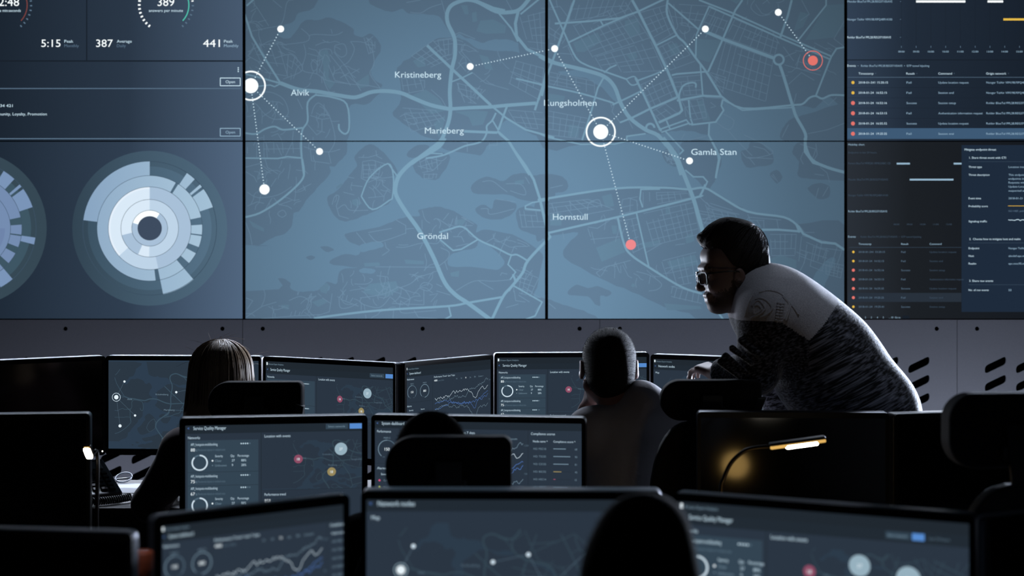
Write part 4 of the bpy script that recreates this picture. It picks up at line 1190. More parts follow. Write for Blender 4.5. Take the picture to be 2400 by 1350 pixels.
def pic_dash(cv, W=345.0, split=108.0, right=0.0):
    ui_header(cv, W, 'System dashboard')
    cv.text('Performance', 4.5, 36, 6.6, g_text, w=27, bold=0.015)
    cv.rect(split, 27.5, split + 1.4, 260, g_rule, 2)
    for k, (t, v, a) in enumerate((('MAP-C', '150', 140), ('MAP-D', '880', 320))):
        c = (24 + 49 * k, 68)
        cv.text(t, c[0], 48, 5, g_soft, align='C')
        cv.arc(c, 16.5, 18, -140, 140, g_dim, 3); cv.arc(c, 16.5, 18, -140, a - 140, g_soft, 4)
        cv.text(v, c[0], 70.8, 8.2, g_white, align='C', bold=0.02)
        cv.text('min', c[0] - 9, 84, 3.6, g_dim); cv.text('max', c[0] + 4, 84, 3.6, g_dim)
    cv.rect(0, 95, split, 96, g_rule, 2)
    cv.text('Alarms', 4.5, 107, 6.6, g_text, bold=0.015)
    cv.text('Severity', 12, 118, 5.6, g_text); cv.text('Source', 58, 118, 5.6, g_text)
    for k, (m, s, r) in enumerate(((g_mag, 'Critical', 'AX-RNC'), (g_lime, 'Minor', 'AX-BTS'), (g_lime, 'Minor', 'AX-MSC'), (g_soft, 'Low', 'AX-GGSN'), (g_soft, 'Low', 'AX-HLR'), (g_lime, 'Minor', 'AX-MME'))):
        y = 130 + 12.5 * k
        cv.disc((9, y - 1.8), 2.1, m, 4, 12); cv.text(s, 17, y, 5.4, g_soft); cv.text(r, 58, y, 5.4, g_soft)
    x0, x1 = split + 10, W - right - 12
    cv.text('Performance Trend • Last 7 days', split + 6, 36, 6.6, g_text, w=84, bold=0.015)
    cv.text('488', split + 6, 46, 7, g_white, w=13, bold=0.02); cv.text('Latest (Gbit)', split + 21, 46, 5.2, g_dim)
    for k in range(7):
        cv.text(('1d', '3d', '7d', 'Jan', '30d', 'Custom', '+')[k], split + 96 + (x1 - split - 100) * k / 7.0, 46, 5.6, g_soft if k != 2 else g_white, bold=0.02)
    rnd = random.Random(5)
    N = 70
    for n, (m, b, tr) in enumerate(((g_soft, 92, -36), (g_ring, 84, -14), (g_bluel, 112, -22), (g_soft, 122, 2), (g_bluel, 108, -8))):
        pts, w = [], 0.0
        for i in range(N + 1):
            t = i / N
            w = 0.72 * w + rnd.uniform(-4.2, 4.2)
            dip = (26 if n in (1, 3) else 20 if n == 2 else 4) * math.exp(-((t - 0.74) / 0.06) ** 2)
            y = b + w + tr * max(0, (t - 0.55) / 0.45) ** 1.3 + dip + 6 * math.sin(6.3 * t + n)
            pts.append((x0 + (x1 - x0) * t, y))
        cv.line(pts, 0.8, m, 4 + 0.1 * n)
    cv.text('1,250', x1 + 2, 58, 4.6, g_dim); cv.text('720', x1 + 2, 112, 4.6, g_dim); cv.text('0', x1 + 2, 158, 4.6, g_dim)
    if right:
        s = W - right
        cv.rect(s - 3, 27.5, s - 1.8, 260, g_rule, 2)
        cv.text('Compliance scores', s + 3, 36, 6.8, g_text, w=46, bold=0.015)
        cv.text('Node name ^', s + 7, 50, 5.8, g_text, w=28); cv.text('Compliance score ^', s + 46, 50, 5.8, g_text, w=42)
        for k, (a, q, m) in enumerate((('HO: MSC18', 0.7, g_soft), ('HO: TSC02', 0.95, g_soft), ('HO: CSC05', 0.85, g_soft), ('HO: BSC02', 0.45, g_buby), ('HO: HSC14', 0.12, g_bubr), ('HO: RBS02', 0.8, g_soft), ('HO: RNC01', 0.6, g_soft))):
            y = 64 + 14.5 * k
            cv.text(a, s + 8, y, 5.4, g_soft, w=24); cv.rect(s + 46, y - 2.6, s + 80, y - 1.8, g_rule, 3); cv.rect(s + 46, y - 3, s + 46 + 34 * q, y - 1.4, m, 4)
            cv.text('%d' % (90 * q + 5), s + 87, y, 5.2, g_soft)


def pic_nodes(cv, W=345.0):
    ui_header(cv, W, 'Network nodes', True)
    cv.text('Map', 6, 37, 6.6, g_text, bold=0.015)
    sub = Cv(cv.x0, cv.y0, cv.s, cv.eps)
    k = 0.213
    ox, oy = 41 - 588 * k, 97 - 201 * k
    T = lambda p: (ox + p[0] * k, oy + p[1] * k)
    sub.rect(3, 41, W - 3, 230, g_water2, 1)
    draw_map(sub, T, k, UIMAP2, 1, minor=False, wscale=0.22, parks=False)
    for s, x, y, w in PLACES:
        a = T((x, y))
        sub.text(s, a[0], a[1], 4.8, g_dim, 9, w=w * 0.2)
    for p, q in LINKS:
        sub.line([T(p), T(q)], 0.5, g_dim, 8)
    for c, r in WHITE_DOTS:
        sub.disc(T(c), 2.6, g_ring, 9, 14)
    for c in BIG_DOTS:
        sub.disc(T(c), 5.2, g_white, 9, 20)
        sub.arc(T(c), 7.6, 8.4, 0, 360, g_bub, 9)
    sub.clip(3, 41, W - 3, 230)
    merge(cv, sub)


def pic_city(cv, W=345.0):
    sub = Cv(cv.x0, cv.y0, cv.s, cv.eps)
    k = 0.2685
    T = lambda p: (18 + (p[0] - 588) * k, 84 + (p[1] - 201) * k)
    sub.rect(0, 0, W, 300, g_water, 0)
    draw_map(sub, T, k, UIMAP, 1, minor=False, wscale=0.26, parks=False)
    for s, x, y, w in PLACES:
        a = T((x, y))
        sub.text(s, a[0], a[1], 5.2, g_soft, 9, w=w * k)
    for p, q in LINKS:
        sub.line([T(p), T(q)], 0.5, g_dim, 8)
    for c, r in WHITE_DOTS:
        sub.disc(T(c), 2.6 if r < 10 else 3.6, g_white, 9, 16)
    for c in BIG_DOTS:
        sub.disc(T(c), 5.0, g_white, 9, 22)
        sub.arc(T(c), 8.8, 9.8, 0, 360, g_ring, 9)
    merge(cv, sub)


def monitor(A, B, zt, hgt, pic, label, UW=345.0, desk_z=DESK_Z, bez=(0.010, 0.016, 0.022), depth=0.055, power=False, group=None, top=0.0, shell=None):
    """A, B: plan points (x, y) of the left and right ends of the front edge"""
    A, B = Vector((A[0], A[1], 0)), Vector((B[0], B[1], 0))
    w = (B - A).length
    rz = math.atan2((B - A).y, (B - A).x)
    mid = (A + B) / 2
    o = tag(empty('monitor', (mid.x, mid.y, desk_z), rz), label, 'monitor', group)
    zb, ztl = zt - hgt - desk_z, zt - desk_z
    zc, bz = (zb + ztl) / 2, bez
    # housing with a domed back
    bm = bmesh.new()
    prism(bm, rrect(0, zc, w, hgt, 0.012), 0.004, depth, 0.007)
    prism(bm, rrect(0, zc, w * 0.62, hgt * 0.6, 0.03), depth - 0.002, depth + 0.018, 0.01)
    link_mesh('housing', bm, shell or (m_shell if mid.y > 5.2 else m_shell_dark if mid.y > 3.6 else m_shell_grey), o)
    # bezel
    bm = bmesh.new()
    out = rrect(0, zc, w - 0.001, hgt - 0.001, 0.011)
    sw, sh = w - 2 * bz[0], hgt - bz[1] - bz[2]
    szc = zb + bz[2] + sh / 2
    inn = rrect(0, szc, sw, sh, 0.0015)
    n = len(out)
    lo = [bm.verts.new((x, -0.003, z)) for x, z in out]
    li = [bm.verts.new((x, -0.003, z)) for x, z in inn]
    bo = [bm.verts.new((x, 0.0045, z)) for x, z in out]
    bi = [bm.verts.new((x, 0.0045, z)) for x, z in inn]
    for i in range(n):
        j = (i + 1) % n
        bm.faces.new((lo[i], li[i], li[j], lo[j])); bm.faces.new((bo[i], lo[i], lo[j], bo[j]))
        bm.faces.new((li[i], bi[i], bi[j], li[j])); bm.faces.new((bi[i], bo[i], bo[j], bi[j]))
    bmesh.ops.recalc_face_normals(bm, faces=bm.faces[:])
    link_mesh('bezel', bm, m_bezel, o)
    # screen
    if pic is None:
        bm = bmesh.new()
        rbox(bm, (0, 0.002, szc), (sw, 0.004, sh))
        link_mesh('screen', bm, m_off, o)
    else:
        s = sw / UW
        cv = Cv(0, top, s, 0.00008)
        pic(cv)
        cv.clip(0, top, UW, top + sh / s)
        cv.build('screen', o, loc=(-sw / 2, 0.0015, szc + sh / 2))
    if power:
        bm = bmesh.new()
        lathe(bm, [(0.0, 0), (0.0025, 0), (0.0025, 0.001), (0.0, 0.001)], 10)
        l = link_mesh('power_light', bm, m_led, o, loc=(w / 2 - 0.012, -0.0032, zb + 0.014))
        l.rotation_euler = (math.pi / 2, 0, 0)
    # stand
    bm = bmesh.new()
    prism(bm, rrect(0, (0.012 + zc) / 2, 0.07, zc - 0.012, 0.01), depth + 0.016, depth + 0.036, 0.004)
    link_mesh('stand_neck', bm, m_black_matte, o)
    bm = bmesh.new()
    rbox(bm, (0, depth - 0.045, 0.006), (0.24, 0.19, 0.012), 0.005)
    link_mesh('stand_base', bm, m_black_matte, o)
    return o


def mon_px(xa, ya, xb, yb, zt, *args, **kw):
    """front top edge runs from (xa, ya) to (xb, yb) in the frame at height zt"""
    q = []
    for x, y in ((xa, ya), (xb, yb)):
        d = (H - zt) * F / (y - HOR)
        q.append(((x - 1200) * d / F, d))
    return monitor(q[0], q[1], zt, *args, **kw)


GM = 'desk monitors'
mon_px(-110, 849, 247, 833.5, 1.2, 0.345, None, 'dark monitor with a blank screen at the left end of the wall-side row', power=True, group=GM)
mon_px(247.5, 833.5, 613, 835, 1.2, 0.345, pic_city, 'monitor with the full-screen city map in front of the blonde person', group=GM)
mon_px(617, 835, 928, 850.5, 1.2, 0.345, lambda cv: pic_sqm(cv, 345, 140), 'monitor with charts and bubbles turned in at the right of the blonde person', group=GM, depth=0.035)
mon_px(947, 849.5, 1155, 831, 1.2, 0.345, lambda cv: pic_dash(cv, 345, 104), 'narrow-looking angled monitor with a zigzag line chart in the wall-side row', group=GM, depth=0.035)
mon_px(1158, 827.5, 1522, 826, 1.2, 0.345, lambda cv: pic_sqm(cv, 345, 116, False, ((49, 74), (112, 58), (99, 97))), 'monitor with a white ring chart facing the man in the grey shirt', group=GM)
mon_px(1525, 830, 1846, 841, 1.2, 0.345, pic_nodes, 'monitor with a network node map behind the leaning man\'s arm', group=GM)
mon_px(-235, 974, 211, 968, 1.14, 0.345, None, 'dark blank monitor at the left edge with a bright lamp beside it', group=GM)
mon_px(420, 980, 862, 972.5, 1.14, 0.335, lambda cv: pic_sqm(cv, 300, 127), 'middle row monitor with ring chart below the blonde person', UW=300.0, top=13.0, group=GM, bez=(0.016, 0.020, 0.022))
mon_px(870, 971.5, 1372, 979, 1.14, 0.345, lambda cv: pic_dash(cv, 400, 105, 100), 'middle row dashboard monitor behind the black headrest', UW=400.0, top=13.0, group=GM)
mon_px(1634, 965, 2084, 967, 1.14, 0.345, None, 'dark blank monitor reflecting the desk lamp', group=GM, shell=m_shell)
mon_px(2096, 970, 2560, 956, 1.14, 0.345, None, 'dark blank monitor behind the chair at the right edge', group=GM)
mon_px(-440, 1228, 312, 1247, 1.16, 0.345, None, 'dark blank monitor in the bottom left corner of the front row', group=GM, depth=0.03)
mon_px(363, 1210, 818, 1157, 1.16, 0.345, lambda cv: pic_dash(cv, 345, 90, 30), 'blurred front row monitor with a line chart at left', group=GM, bez=(0.012, 0.018, 0.022), depth=0.03)
mon_px(846, 1150, 1552, 1151, 1.16, 0.345, pic_nodes, 'blurred front row monitor with a dim network map and white dots', top=13.0, group=GM)
mon_px(1578, 1153, 2286, 1206, 1.16, 0.345, lambda cv: pic_sqm(cv, 345, 109, True, ((53, 70), (112, 58), (168, 68))), 'blurred front row monitor with a ring chart at right', group=GM, depth=0.035)
mon_px(2318, 1212, 2860, 1150, 1.16, 0.345, None, 'dark blank monitor in the bottom right corner of the front row', group=GM, depth=0.03)

# ---------------------------------------------------------------- chairs
m_fabric = pm('chair_fabric_black', (15, 15, 17), 0.85, bump=(700, 0.25), spec=0.2, sheen=0.05)
m_mesh = pm('chair_mesh_black', (13, 13, 15), 0.8, bump=(500, 0.3), spec=0.3, sheen=0.2)


def pad(bm, outline, y0, y1, bev, curve=0.0, tilt=0.0, zc=0.0):
    n0 = len(bm.verts)
    prism(bm, outline, y0, y1, bev)
    bm.verts.ensure_lookup_table()
    vs = bm.verts[n0:]
    for v in vs:
        v.co.y += -curve * v.co.x * v.co.x + tilt * (v.co.z - zc)
    for f in bm.faces:
        f.smooth = False


def chair(x, y, rz, label, head=None, back_w=0.42, back_top=1.1, back_y=-0.25, arms=True, cat='chair', seat_z=0.48):
    """chair facing +y before turning; head = (centre x, top z, width, height, corner radii, y)"""
    o = tag(empty('office_chair', (x, y, 0), rz), label, cat, 'office chairs')
    bm = bmesh.new()
    rbox(bm, (0, 0, seat_z - 0.04), (0.47, 0.46, 0.08), 0.03, 4)
    link_mesh('seat', bm, m_fabric, o, True)
    bm = bmesh.new()
    zb = seat_z + 0.10
    out = []
    hb = back_top - zb
    for k in range(40):
        a = 2 * math.pi * k / 40
        c, s = math.cos(a), math.sin(a)
        ex = 2.0 / 3.4
        wx = back_w / 2 * (abs(c) ** ex) * (1 if c >= 0 else -1)
        wz = hb / 2 * (abs(s) ** ex) * (1 if s >= 0 else -1)
        t = (wz + hb / 2) / hb
        wx *= 1.08 - 0.30 * max(0, t - 0.35)
        out.append((wx, zb + hb / 2 + wz))
    pad(bm, out, back_y - 0.025, back_y + 0.025, 0.012, -0.35, -0.10, zb)
    link_mesh('backrest', bm, m_mesh, o)
    bm = bmesh.new()
    rbox(bm, (0, back_y - 0.05, (seat_z - 0.05 + zb + 0.16) / 2), (0.07, 0.03, 0.30), 0.008)
    rbox(bm, (0, back_y / 2 - 0.02, seat_z - 0.09), (0.12, abs(back_y) + 0.02, 0.04), 0.008)
    link_mesh('back_support', bm, m_black_matte, o)
    if head:
        hx, hz, hw, hh, hr, hy = head
        bm = bmesh.new()
        pad(bm, rrect(hx, hz - hh / 2, hw, hh, hr, 10), hy - 0.03, hy + 0.03, 0.010, -0.55)
        link_mesh('headrest', bm, m_fabric, o)
        bm = bmesh.new()
        zl = back_top - 0.12
        rbox(bm, (hx, (hy + back_y) / 2 - 0.055, (zl + hz - hh / 2) / 2), (0.06, 0.014, hz - hh / 2 - zl + 0.04), 0.005, rot=Matrix.Rotation(math.atan2(back_y - 0.06 - hy, hz - hh - zl + 0.12), 3, 'X'))
        rbox(bm, (hx, hy - 0.034, hz - hh * 0.78), (0.08, 0.012, 0.03), 0.005)
        link_mesh('headrest_stem', bm, m_black_matte, o)
    if arms:
        for sx in (-1, 1):
            a = bmesh.new()
            rbox(a, (sx * 0.275, 0.02, seat_z + 0.20), (0.07, 0.25, 0.028), 0.012, 3)
            ao = link_mesh('armrest', a, m_black_matte, o)
            p = bmesh.new()
            tube(p, [(sx * 0.20, 0, seat_z - 0.085), (sx * 0.275, 0, seat_z - 0.06), (sx * 0.275, 0, seat_z + 0.19)], 0.016)
            link_mesh('armrest_post', p, m_black_matte, ao)
    bm = bmesh.new()
    lathe(bm, [(0.026, 0.10), (0.026, 0.28), (0.018, 0.281), (0.018, seat_z - 0.08)], 16)
    link_mesh('gas_column', bm, m_black_matte, o)
    for k in range(5):
        a = 2 * math.pi * k / 5 + 0.3
        bm = bmesh.new()
        tube(bm, [(0, 0, 0.115), (0.16 * math.cos(a), 0.16 * math.sin(a), 0.105), (0.29 * math.cos(a), 0.29 * math.sin(a), 0.075)], [0.026, 0.022, 0.014])
        lo = link_mesh('base_spoke', bm, m_black_matte, o)
        bm = bmesh.new()
        tube(bm, [Vector((0.29 * math.cos(a), 0.29 * math.sin(a), 0.03)) + Vector((-math.sin(a), math.cos(a), 0)) * t for t in (-0.022, 0.022)], 0.03, 14)
        link_mesh('caster', bm, m_black_matte, lo)
    return o


def hook(o, pts, y):
    """small angled bracket beside the headrest"""
    bm = bmesh.new()
    prism(bm, pts, y - 0.02, y + 0.02, 0.002)
    link_mesh('headrest_bracket', bm, m_black_matte, o)


# blonde person's chair, headrest seen from behind
dC = 4.96
c = P(600, 894, dC)
ch = chair(c.x, dC + 0.26, 0, 'black high-back office chair behind the blonde person', (0, c.z, 0.275, 0.114, [0.045, 0.016, 0.016, 0.060], -0.26), 0.42, 1.06)
hook(ch, [(0.118, c.z - 0.112), (0.118, c.z - 0.062), (0.142, c.z - 0.070), (0.136, c.z - 0.112)], -0.27)
# chair the standing man leans on
dL = 4.87
c = P(1666, 890, dL)
ch = chair(c.x - 0.01, dL + 0.25, 0.0, 'black high-back chair of the man in grey, with the standing man leaning on it', (0.01, c.z, 0.288, 0.115, [0.055, 0.016, 0.016, 0.055], -0.25), 0.33, 1.10, -0.225, arms=False)
hook(ch, [(0.124, c.z - 0.100), (0.142, c.z - 0.050), (0.166, c.z - 0.050), (0.152, c.z - 0.085), (0.137, c.z - 0.100)], -0.25)
# middle row chair
dM = 3.62
c = P(1052, 1022, dM)
chair(c.x, dM + 0.24, 0, 'black office chair with a wide headrest before the middle dashboard monitor', (0, c.z, 0.268, 0.128, [0.05, 0.03, 0.02, 0.062], -0.24), 0.42, 1.04)
# right-hand chair
dR = 3.55
c = P(2345, 920, dR)
chair(c.x, dR + 0.24, 0.12, 'empty black high-back office chair cut by the right edge', (0, c.z, 0.290, 0.155, 0.055, -0.24), 0.30, 1.125)
# front chair (only its sitter shows)
chair(0.165, 2.30, 0, 'low black office chair under the nearest person', None, 0.42, 0.95, -0.22, arms=False)

# ---------------------------------------------------------------- desk lamps
m_stem = pm('lamp_stem', (30, 26, 24), 0.35, metal=0.7)
m_brass = em('lamp_diffuser_warm', (226, 178, 96), 1.0)
m_led_w = em('lamp_led', (255, 246, 226), 26.0)


def lamp(base, stem, h0, h1, label, led=(0.28, 0.86), wd_=1.0):
    """h0, h1: ends of the light bar (world)"""
    base = Vector(base)
    o = tag(empty('desk_lamp', base), label, 'lamp', 'desk lamps')
    bm = bmesh.new()
    lathe(bm, [(0.0, 0.0), (0.053, 0.0), (0.055, 0.006), (0.05, 0.014), (0.015, 0.018), (0.0, 0.018)], 28)
    link_mesh('base', bm, m_stem, o)
    pts = [Vector(p) - base for p in stem]
    bm = bmesh.new()
    dense = []
    for i in range(len(pts) - 1):
        p0, p1, p2, p3 = pts[max(i - 1, 0)], pts[i], pts[i + 1], pts[min(i + 2, len(pts) - 1)]
        for j in range(5):
            t = j / 5
            dense.append(0.5 * ((2 * p1) + (-p0 + p2) * t + (2 * p0 - 5 * p1 + 4 * p2 - p3) * t * t + (-p0 + 3 * p1 - 3 * p2 + p3) * t ** 3))
    dense.append(pts[-1])
    tube(bm, dense, 0.0055, 10)
    link_mesh('gooseneck', bm, m_stem, o)
    a, b = Vector(h0) - base, Vector(h1) - base
    ax = (b - a).normalized()
    up = Vector((0, 0, 1)) - ax * ax.z
    up.normalize()
    sd = ax.cross(up)
    R = Matrix((ax, sd, up)).transposed()
    L = (b - a).length
    bm = bmesh.new()
    rbox(bm, (a + b) / 2 + up * 0.005, (L, 0.03 * wd_, 0.008), 0.003, rot=R)
    hd = link_mesh('lamp_head', bm, m_stem, o)
    bm = bmesh.new()
    rbox(bm, (a + b) / 2 - up * 0.003, (L, 0.026 * wd_, 0.008), 0.003, rot=R)
    link_mesh('diffuser_frame', bm, m_brass, hd)
    bm = bmesh.new()
    rbox(bm, a + (b - a) * (led[0] + led[1]) / 2 - up * 0.0055, (L * (led[1] - led[0]), 0.027 * wd_, 0.012), 0.004, rot=R)
    link_mesh('led_bar', bm, m_led_w, hd)
    return o


dl = 4.28
lamp((P(1686, 0, dl).x, dl, DESK_Z), [(P(1686, 0, dl).x, dl, DESK_Z + 0.015), P(1689, 1160, dl), P(1697, 1120, dl), P(1715, 1083, dl), P(1745, 1057, dl), P(1775, 1049, dl), P(1806, 1047, dl)],
     P(1804, 1046.5, dl), P(1934, 1029, dl), 'desk lamp with a thin bright light bar before the dark monitor')
dl = 4.50
hd = P(203, 1047, dl)
lamp((P(216, 0, dl).x, dl + 0.05, DESK_Z), [(P(216, 0, dl).x, dl + 0.05, DESK_Z + 0.015), (P(216, 0, dl).x, dl + 0.05, 0.88), (P(215, 0, dl).x, dl + 0.065, 1.0), (P(210, 0, dl).x, dl + 0.075, 1.046), (hd.x, dl + 0.06, 1.035)],
     (hd.x, dl, hd.z), (hd.x, dl + 0.042, hd.z - 0.031), 'desk lamp glowing end-on at the edge of the left dark monitor', (0.0, 0.92), 0.62)

# added round table lamp, placed so the dark screen mirrors its glow
m_globe = em('lamp_globe', (255, 206, 122), 6.0)
o = tag(empty('added_globe_lamp', (0.640, 4.13, DESK_Z)), 'added small warm globe lamp low on the desk before the dark monitor', 'lamp')
bm = bmesh.new()
lathe(bm, [(0.0, 0.0), (0.04, 0.0), (0.042, 0.006), (0.035, 0.012), (0.008, 0.016), (0.007, 0.125), (0.016, 0.133), (0.016, 0.141), (0.0, 0.141)], 24)
link_mesh('lamp_foot', bm, m_stem, o)
bm = bmesh.new()
lathe(bm, [(0.014, 0.135)] + [(0.040 * math.sin(a), 0.175 - 0.040 * math.cos(a)) for a in [0.32 + 0.2 * k for k in range(14)]] + [(0.004, 0.2148)], 28)
link_mesh('lamp_globe', bm, m_globe, o)

# ---------------------------------------------------------------- telephone, paper, cable
m_phone = pm('phone_plastic', (38, 39, 42), 0.42)
m_key = pm('phone_key', (14, 14, 16), 0.5)
m_lcd = pm('phone_display', (96, 104, 108), 0.3)
ph = tag(empty('telephone', (-1.425, 5.675, DESK_Z), 0.57), 'dark desk telephone with keypad and corded handset', 'telephone')
TL = Matrix.Rotation(math.radians(34), 3, 'X')
bm = bmesh.new()
prof = [(-0.10, 0.0), (0.11, 0.0), (0.11, 0.112), (0.095, 0.116), (-0.10, 0.028)]
va = [bm.verts.new((-0.11, y, z)) for y, z in prof]
vb = [bm.verts.new((0.10, y, z)) for y, z in prof]
bm.faces.new(va); bm.faces.new(vb[::-1])
for i in range(5):
    bm.faces.new((va[(i + 1) % 5], va[i], vb[i], vb[(i + 1) % 5]))
bmesh.ops.recalc_face_normals(bm, faces=bm.faces[:])
bmesh.ops.bevel(bm, geom=bm.edges[:], offset=0.005, segments=2, profile=0.5, affect='EDGES')
link_mesh('phone_body', bm, m_phone, ph)


def on_face(x, t, h=0.0):
    """point on the sloped face: t from front (0) to back (1)"""
    y, z = -0.10 + 0.195 * t, 0.028 + 0.088 * t
    n = Vector((0, -0.088, 0.195)).normalized()
    return Vector((x, y, z)) + n * h


RS = Matrix.Rotation(math.atan2(0.088, 0.195), 3, 'X')
bm = bmesh.new()
rbox(bm, on_face(0.03, 0.80, 0.002), (0.10, 0.045, 0.006), 0.002, rot=RS)
link_mesh('display', bm, m_lcd, ph)
for r in range(5):
    for c_ in range(4):
        bm = bmesh.new()
        rbox(bm, on_face(-0.012 + 0.028 * c_, 0.12 + 0.112 * r, 0.003), (0.021, 0.015, 0.008), 0.002, rot=RS)
        link_mesh('key', bm, m_key, ph)
bm = bmesh.new()
tube(bm, [on_face(-0.078, t, 0.012 + 0.018 * math.sin(math.pi * t)) for t in [k / 8 for k in range(9)]], [0.024, 0.026, 0.021, 0.018, 0.018, 0.018, 0.021, 0.026, 0.024], 14)
hs = link_mesh('handset', bm, m_phone, ph)
bm = bmesh.new()
pts = []
for k in range(260):
    t = k / 259
    cpt = Vector((-0.085 + 0.20 * t, -0.135 - 0.03 * math.sin(math.pi * t), 0.016))
    a = t * 2 * math.pi * 26
    pts.append(cpt + Vector((0, math.cos(a), math.sin(a))) * 0.011)
tube(bm, pts, 0.0026, 5)
link_mesh('coiled_cord', bm, m_black_matte, ph)

m_paper = pm('paper_white', (214, 220, 232), 0.7)
bm = bmesh.new()
pp = [P(278, 1131, 5.86), P(322, 1131, 5.92)]
rbox(bm, (0, 0, 0.0008), (0.105, 0.21, 0.0016), 0.0)
tag(link_mesh('paper_sheet', bm, m_paper, loc=(-1.330, 5.905, DESK_Z)), 'white sheet of paper on the desk beside the telephone', 'paper')
m_cable = pm('cable_white', (196, 204, 216), 0.4)
bm = bmesh.new()
cc = Vector((-1.375, 6.045, DESK_Z + 0.004))
tube(bm, [cc + Vector((0.028 * math.cos(a), 0.035 * math.sin(a), 0.014 + 0.012 * math.sin(a))) for a in [0.25 * k for k in range(26)]] + [cc + Vector((-0.05, 0.04, 0.0)), cc + Vector((-0.2, 0.09, 0.0))], 0.0028, 6)
tag(link_mesh('coiled_cable', bm, m_cable), 'white looped cable on the desk behind the paper', 'cable')

# orange object low at the left, on the front desk's far side
m_orange = pm('copper_orange', (176, 84, 52), 0.5, bump=(90, 0.5))
bm = bmesh.new()
lathe(bm, [(0.0, 0), (0.020, 0), (0.021, 0.008), (0.021, 0.25), (0.019, 0.29), (0.018, 0.31), (0.019, 0.312), (0.019, 0.366), (0.017, 0.369), (0.0, 0.369)], 20)
tag(link_mesh('bottle', bm, m_orange, loc=(P(333, 0, 2.83).x, 2.83, DESK_Z)), 'blurred orange-brown bottle between the two left front monitors', 'bottle')

# ---------------------------------------------------------------- people: smooth signed-distance bodies
class Sdf:
    def __init__(self):
        self.ops = []

    def cone(self, a, b, r1, r2=None, k=0.02, sub=False):
        a, b = np.array(a, float), np.array(b, float)
        r2 = r1 if r2 is None else r2
        lo, hi = np.minimum(a - r1, b - r2), np.maximum(a + r1, b + r2)
        self.ops.append(('cone', (a, b, r1, r2), lo, hi, k, sub))
        return self

    def ell(self, c, r, R=None, k=0.02, sub=False):
        c, r = np.array(c, float), np.array(r, float)
        R = np.eye(3) if R is None else np.array(R, float)   # columns = axes
        e = np.abs(R) @ r
        self.ops.append(('ell', (c, r, R), c - e, c + e, k, sub))
        return self

    def cut(self, p, n):
        self.ops.append(('cut', (np.array(p, float), np.array(n, float)), None, None, 0, False))
        return self

    def grown(self, g, keep=None):
        s = Sdf()
        for i, (t, p, lo, hi, k, sub) in enumerate(self.ops):
            if keep is not None and i not in keep:
                continue
            if t == 'cone':
                s.cone(p[0], p[1], p[2] + g, p[3] + g, k, sub)
            elif t == 'ell':
                s.ell(p[0], p[1] + g, p[2], k, sub)
            else:
                s.cut(*p)
        return s

    def mesh(self, vox):
        los = [o[2] for o in self.ops if o[2] is not None and not o[5]]
        his = [o[3] for o in self.ops if o[3] is not None and not o[5]]
        lo, hi = np.min(los, 0) - 3 * vox, np.max(his, 0) + 3 * vox
        n = np.ceil((hi - lo) / vox).astype(int) + 1
        Fv = np.full(n, 0.2, np.float32)
        ax = [lo[i] + vox * np.arange(n[i]) for i in range(3)]
        for t, p, a, b, k, sub in self.ops:
            if t == 'cut':
                g = sum((ax[i] - p[0][i]).reshape([-1 if j == i else 1 for j in range(3)]) * p[1][i] for i in range(3))
                Fv = np.maximum(Fv, g.astype(np.float32))
                continue
            pad_ = k + 4 * vox
            i0 = np.clip(np.floor((a - pad_ - lo) / vox).astype(int), 0, n - 1)
            i1 = np.clip(np.ceil((b + pad_ - lo) / vox).astype(int) + 1, 1, n)
            if np.any(i1 <= i0):
                continue
            sl = tuple(slice(i0[i], i1[i]) for i in range(3))
            X, Y, Z = np.meshgrid(*[ax[i][sl[i]].astype(np.float32) for i in range(3)], indexing='ij', sparse=True)
            if t == 'ell':
                c, r, R = p
                dx, dy, dz = X - c[0], Y - c[1], Z - c[2]
                q = [(dx * R[0, j] + dy * R[1, j] + dz * R[2, j]) for j in range(3)]
                k0 = np.sqrt(sum((q[j] / r[j]) ** 2 for j in range(3)))
                k1 = np.sqrt(sum((q[j] / r[j] ** 2) ** 2 for j in range(3))) + 1e-6
                d = k0 * (k0 - 1.0) / k1
                d = np.where(k0 < 1e-3, -min(r), d)
            else:
                A, B, r1, r2 = p
                ba = B - A
                l2 = float(ba @ ba) + 1e-9
                L = math.sqrt(l2)
                px, py, pz = X - A[0], Y - A[1], Z - A[2]
                h = (px * ba[0] + py * ba[1] + pz * ba[2]) / l2
                per = np.sqrt(np.maximum(px * px + py * py + pz * pz - h * h * l2, 0))
                sl_ = (r1 - r2) / L
                hh = np.clip(h + per * sl_ / (L * math.sqrt(max(1e-4, 1 - min(0.99, sl_ * sl_)))), 0, 1)
                qx, qy, qz = px - ba[0] * hh, py - ba[1] * hh, pz - ba[2] * hh
                d = np.sqrt(qx * qx + qy * qy + qz * qz) - (r1 + (r2 - r1) * hh)
            f = Fv[sl]
            if sub:
                d = -d
                hk = np.clip(0.5 - 0.5 * (f - d) / k, 0, 1)
                Fv[sl] = f * (1 - hk) + d * hk + k * hk * (1 - hk)
            else:
                hk = np.clip(0.5 + 0.5 * (f - d) / k, 0, 1)
                Fv[sl] = f * (1 - hk) + d * hk - k * hk * (1 - hk)
        return nets(Fv, lo, vox)


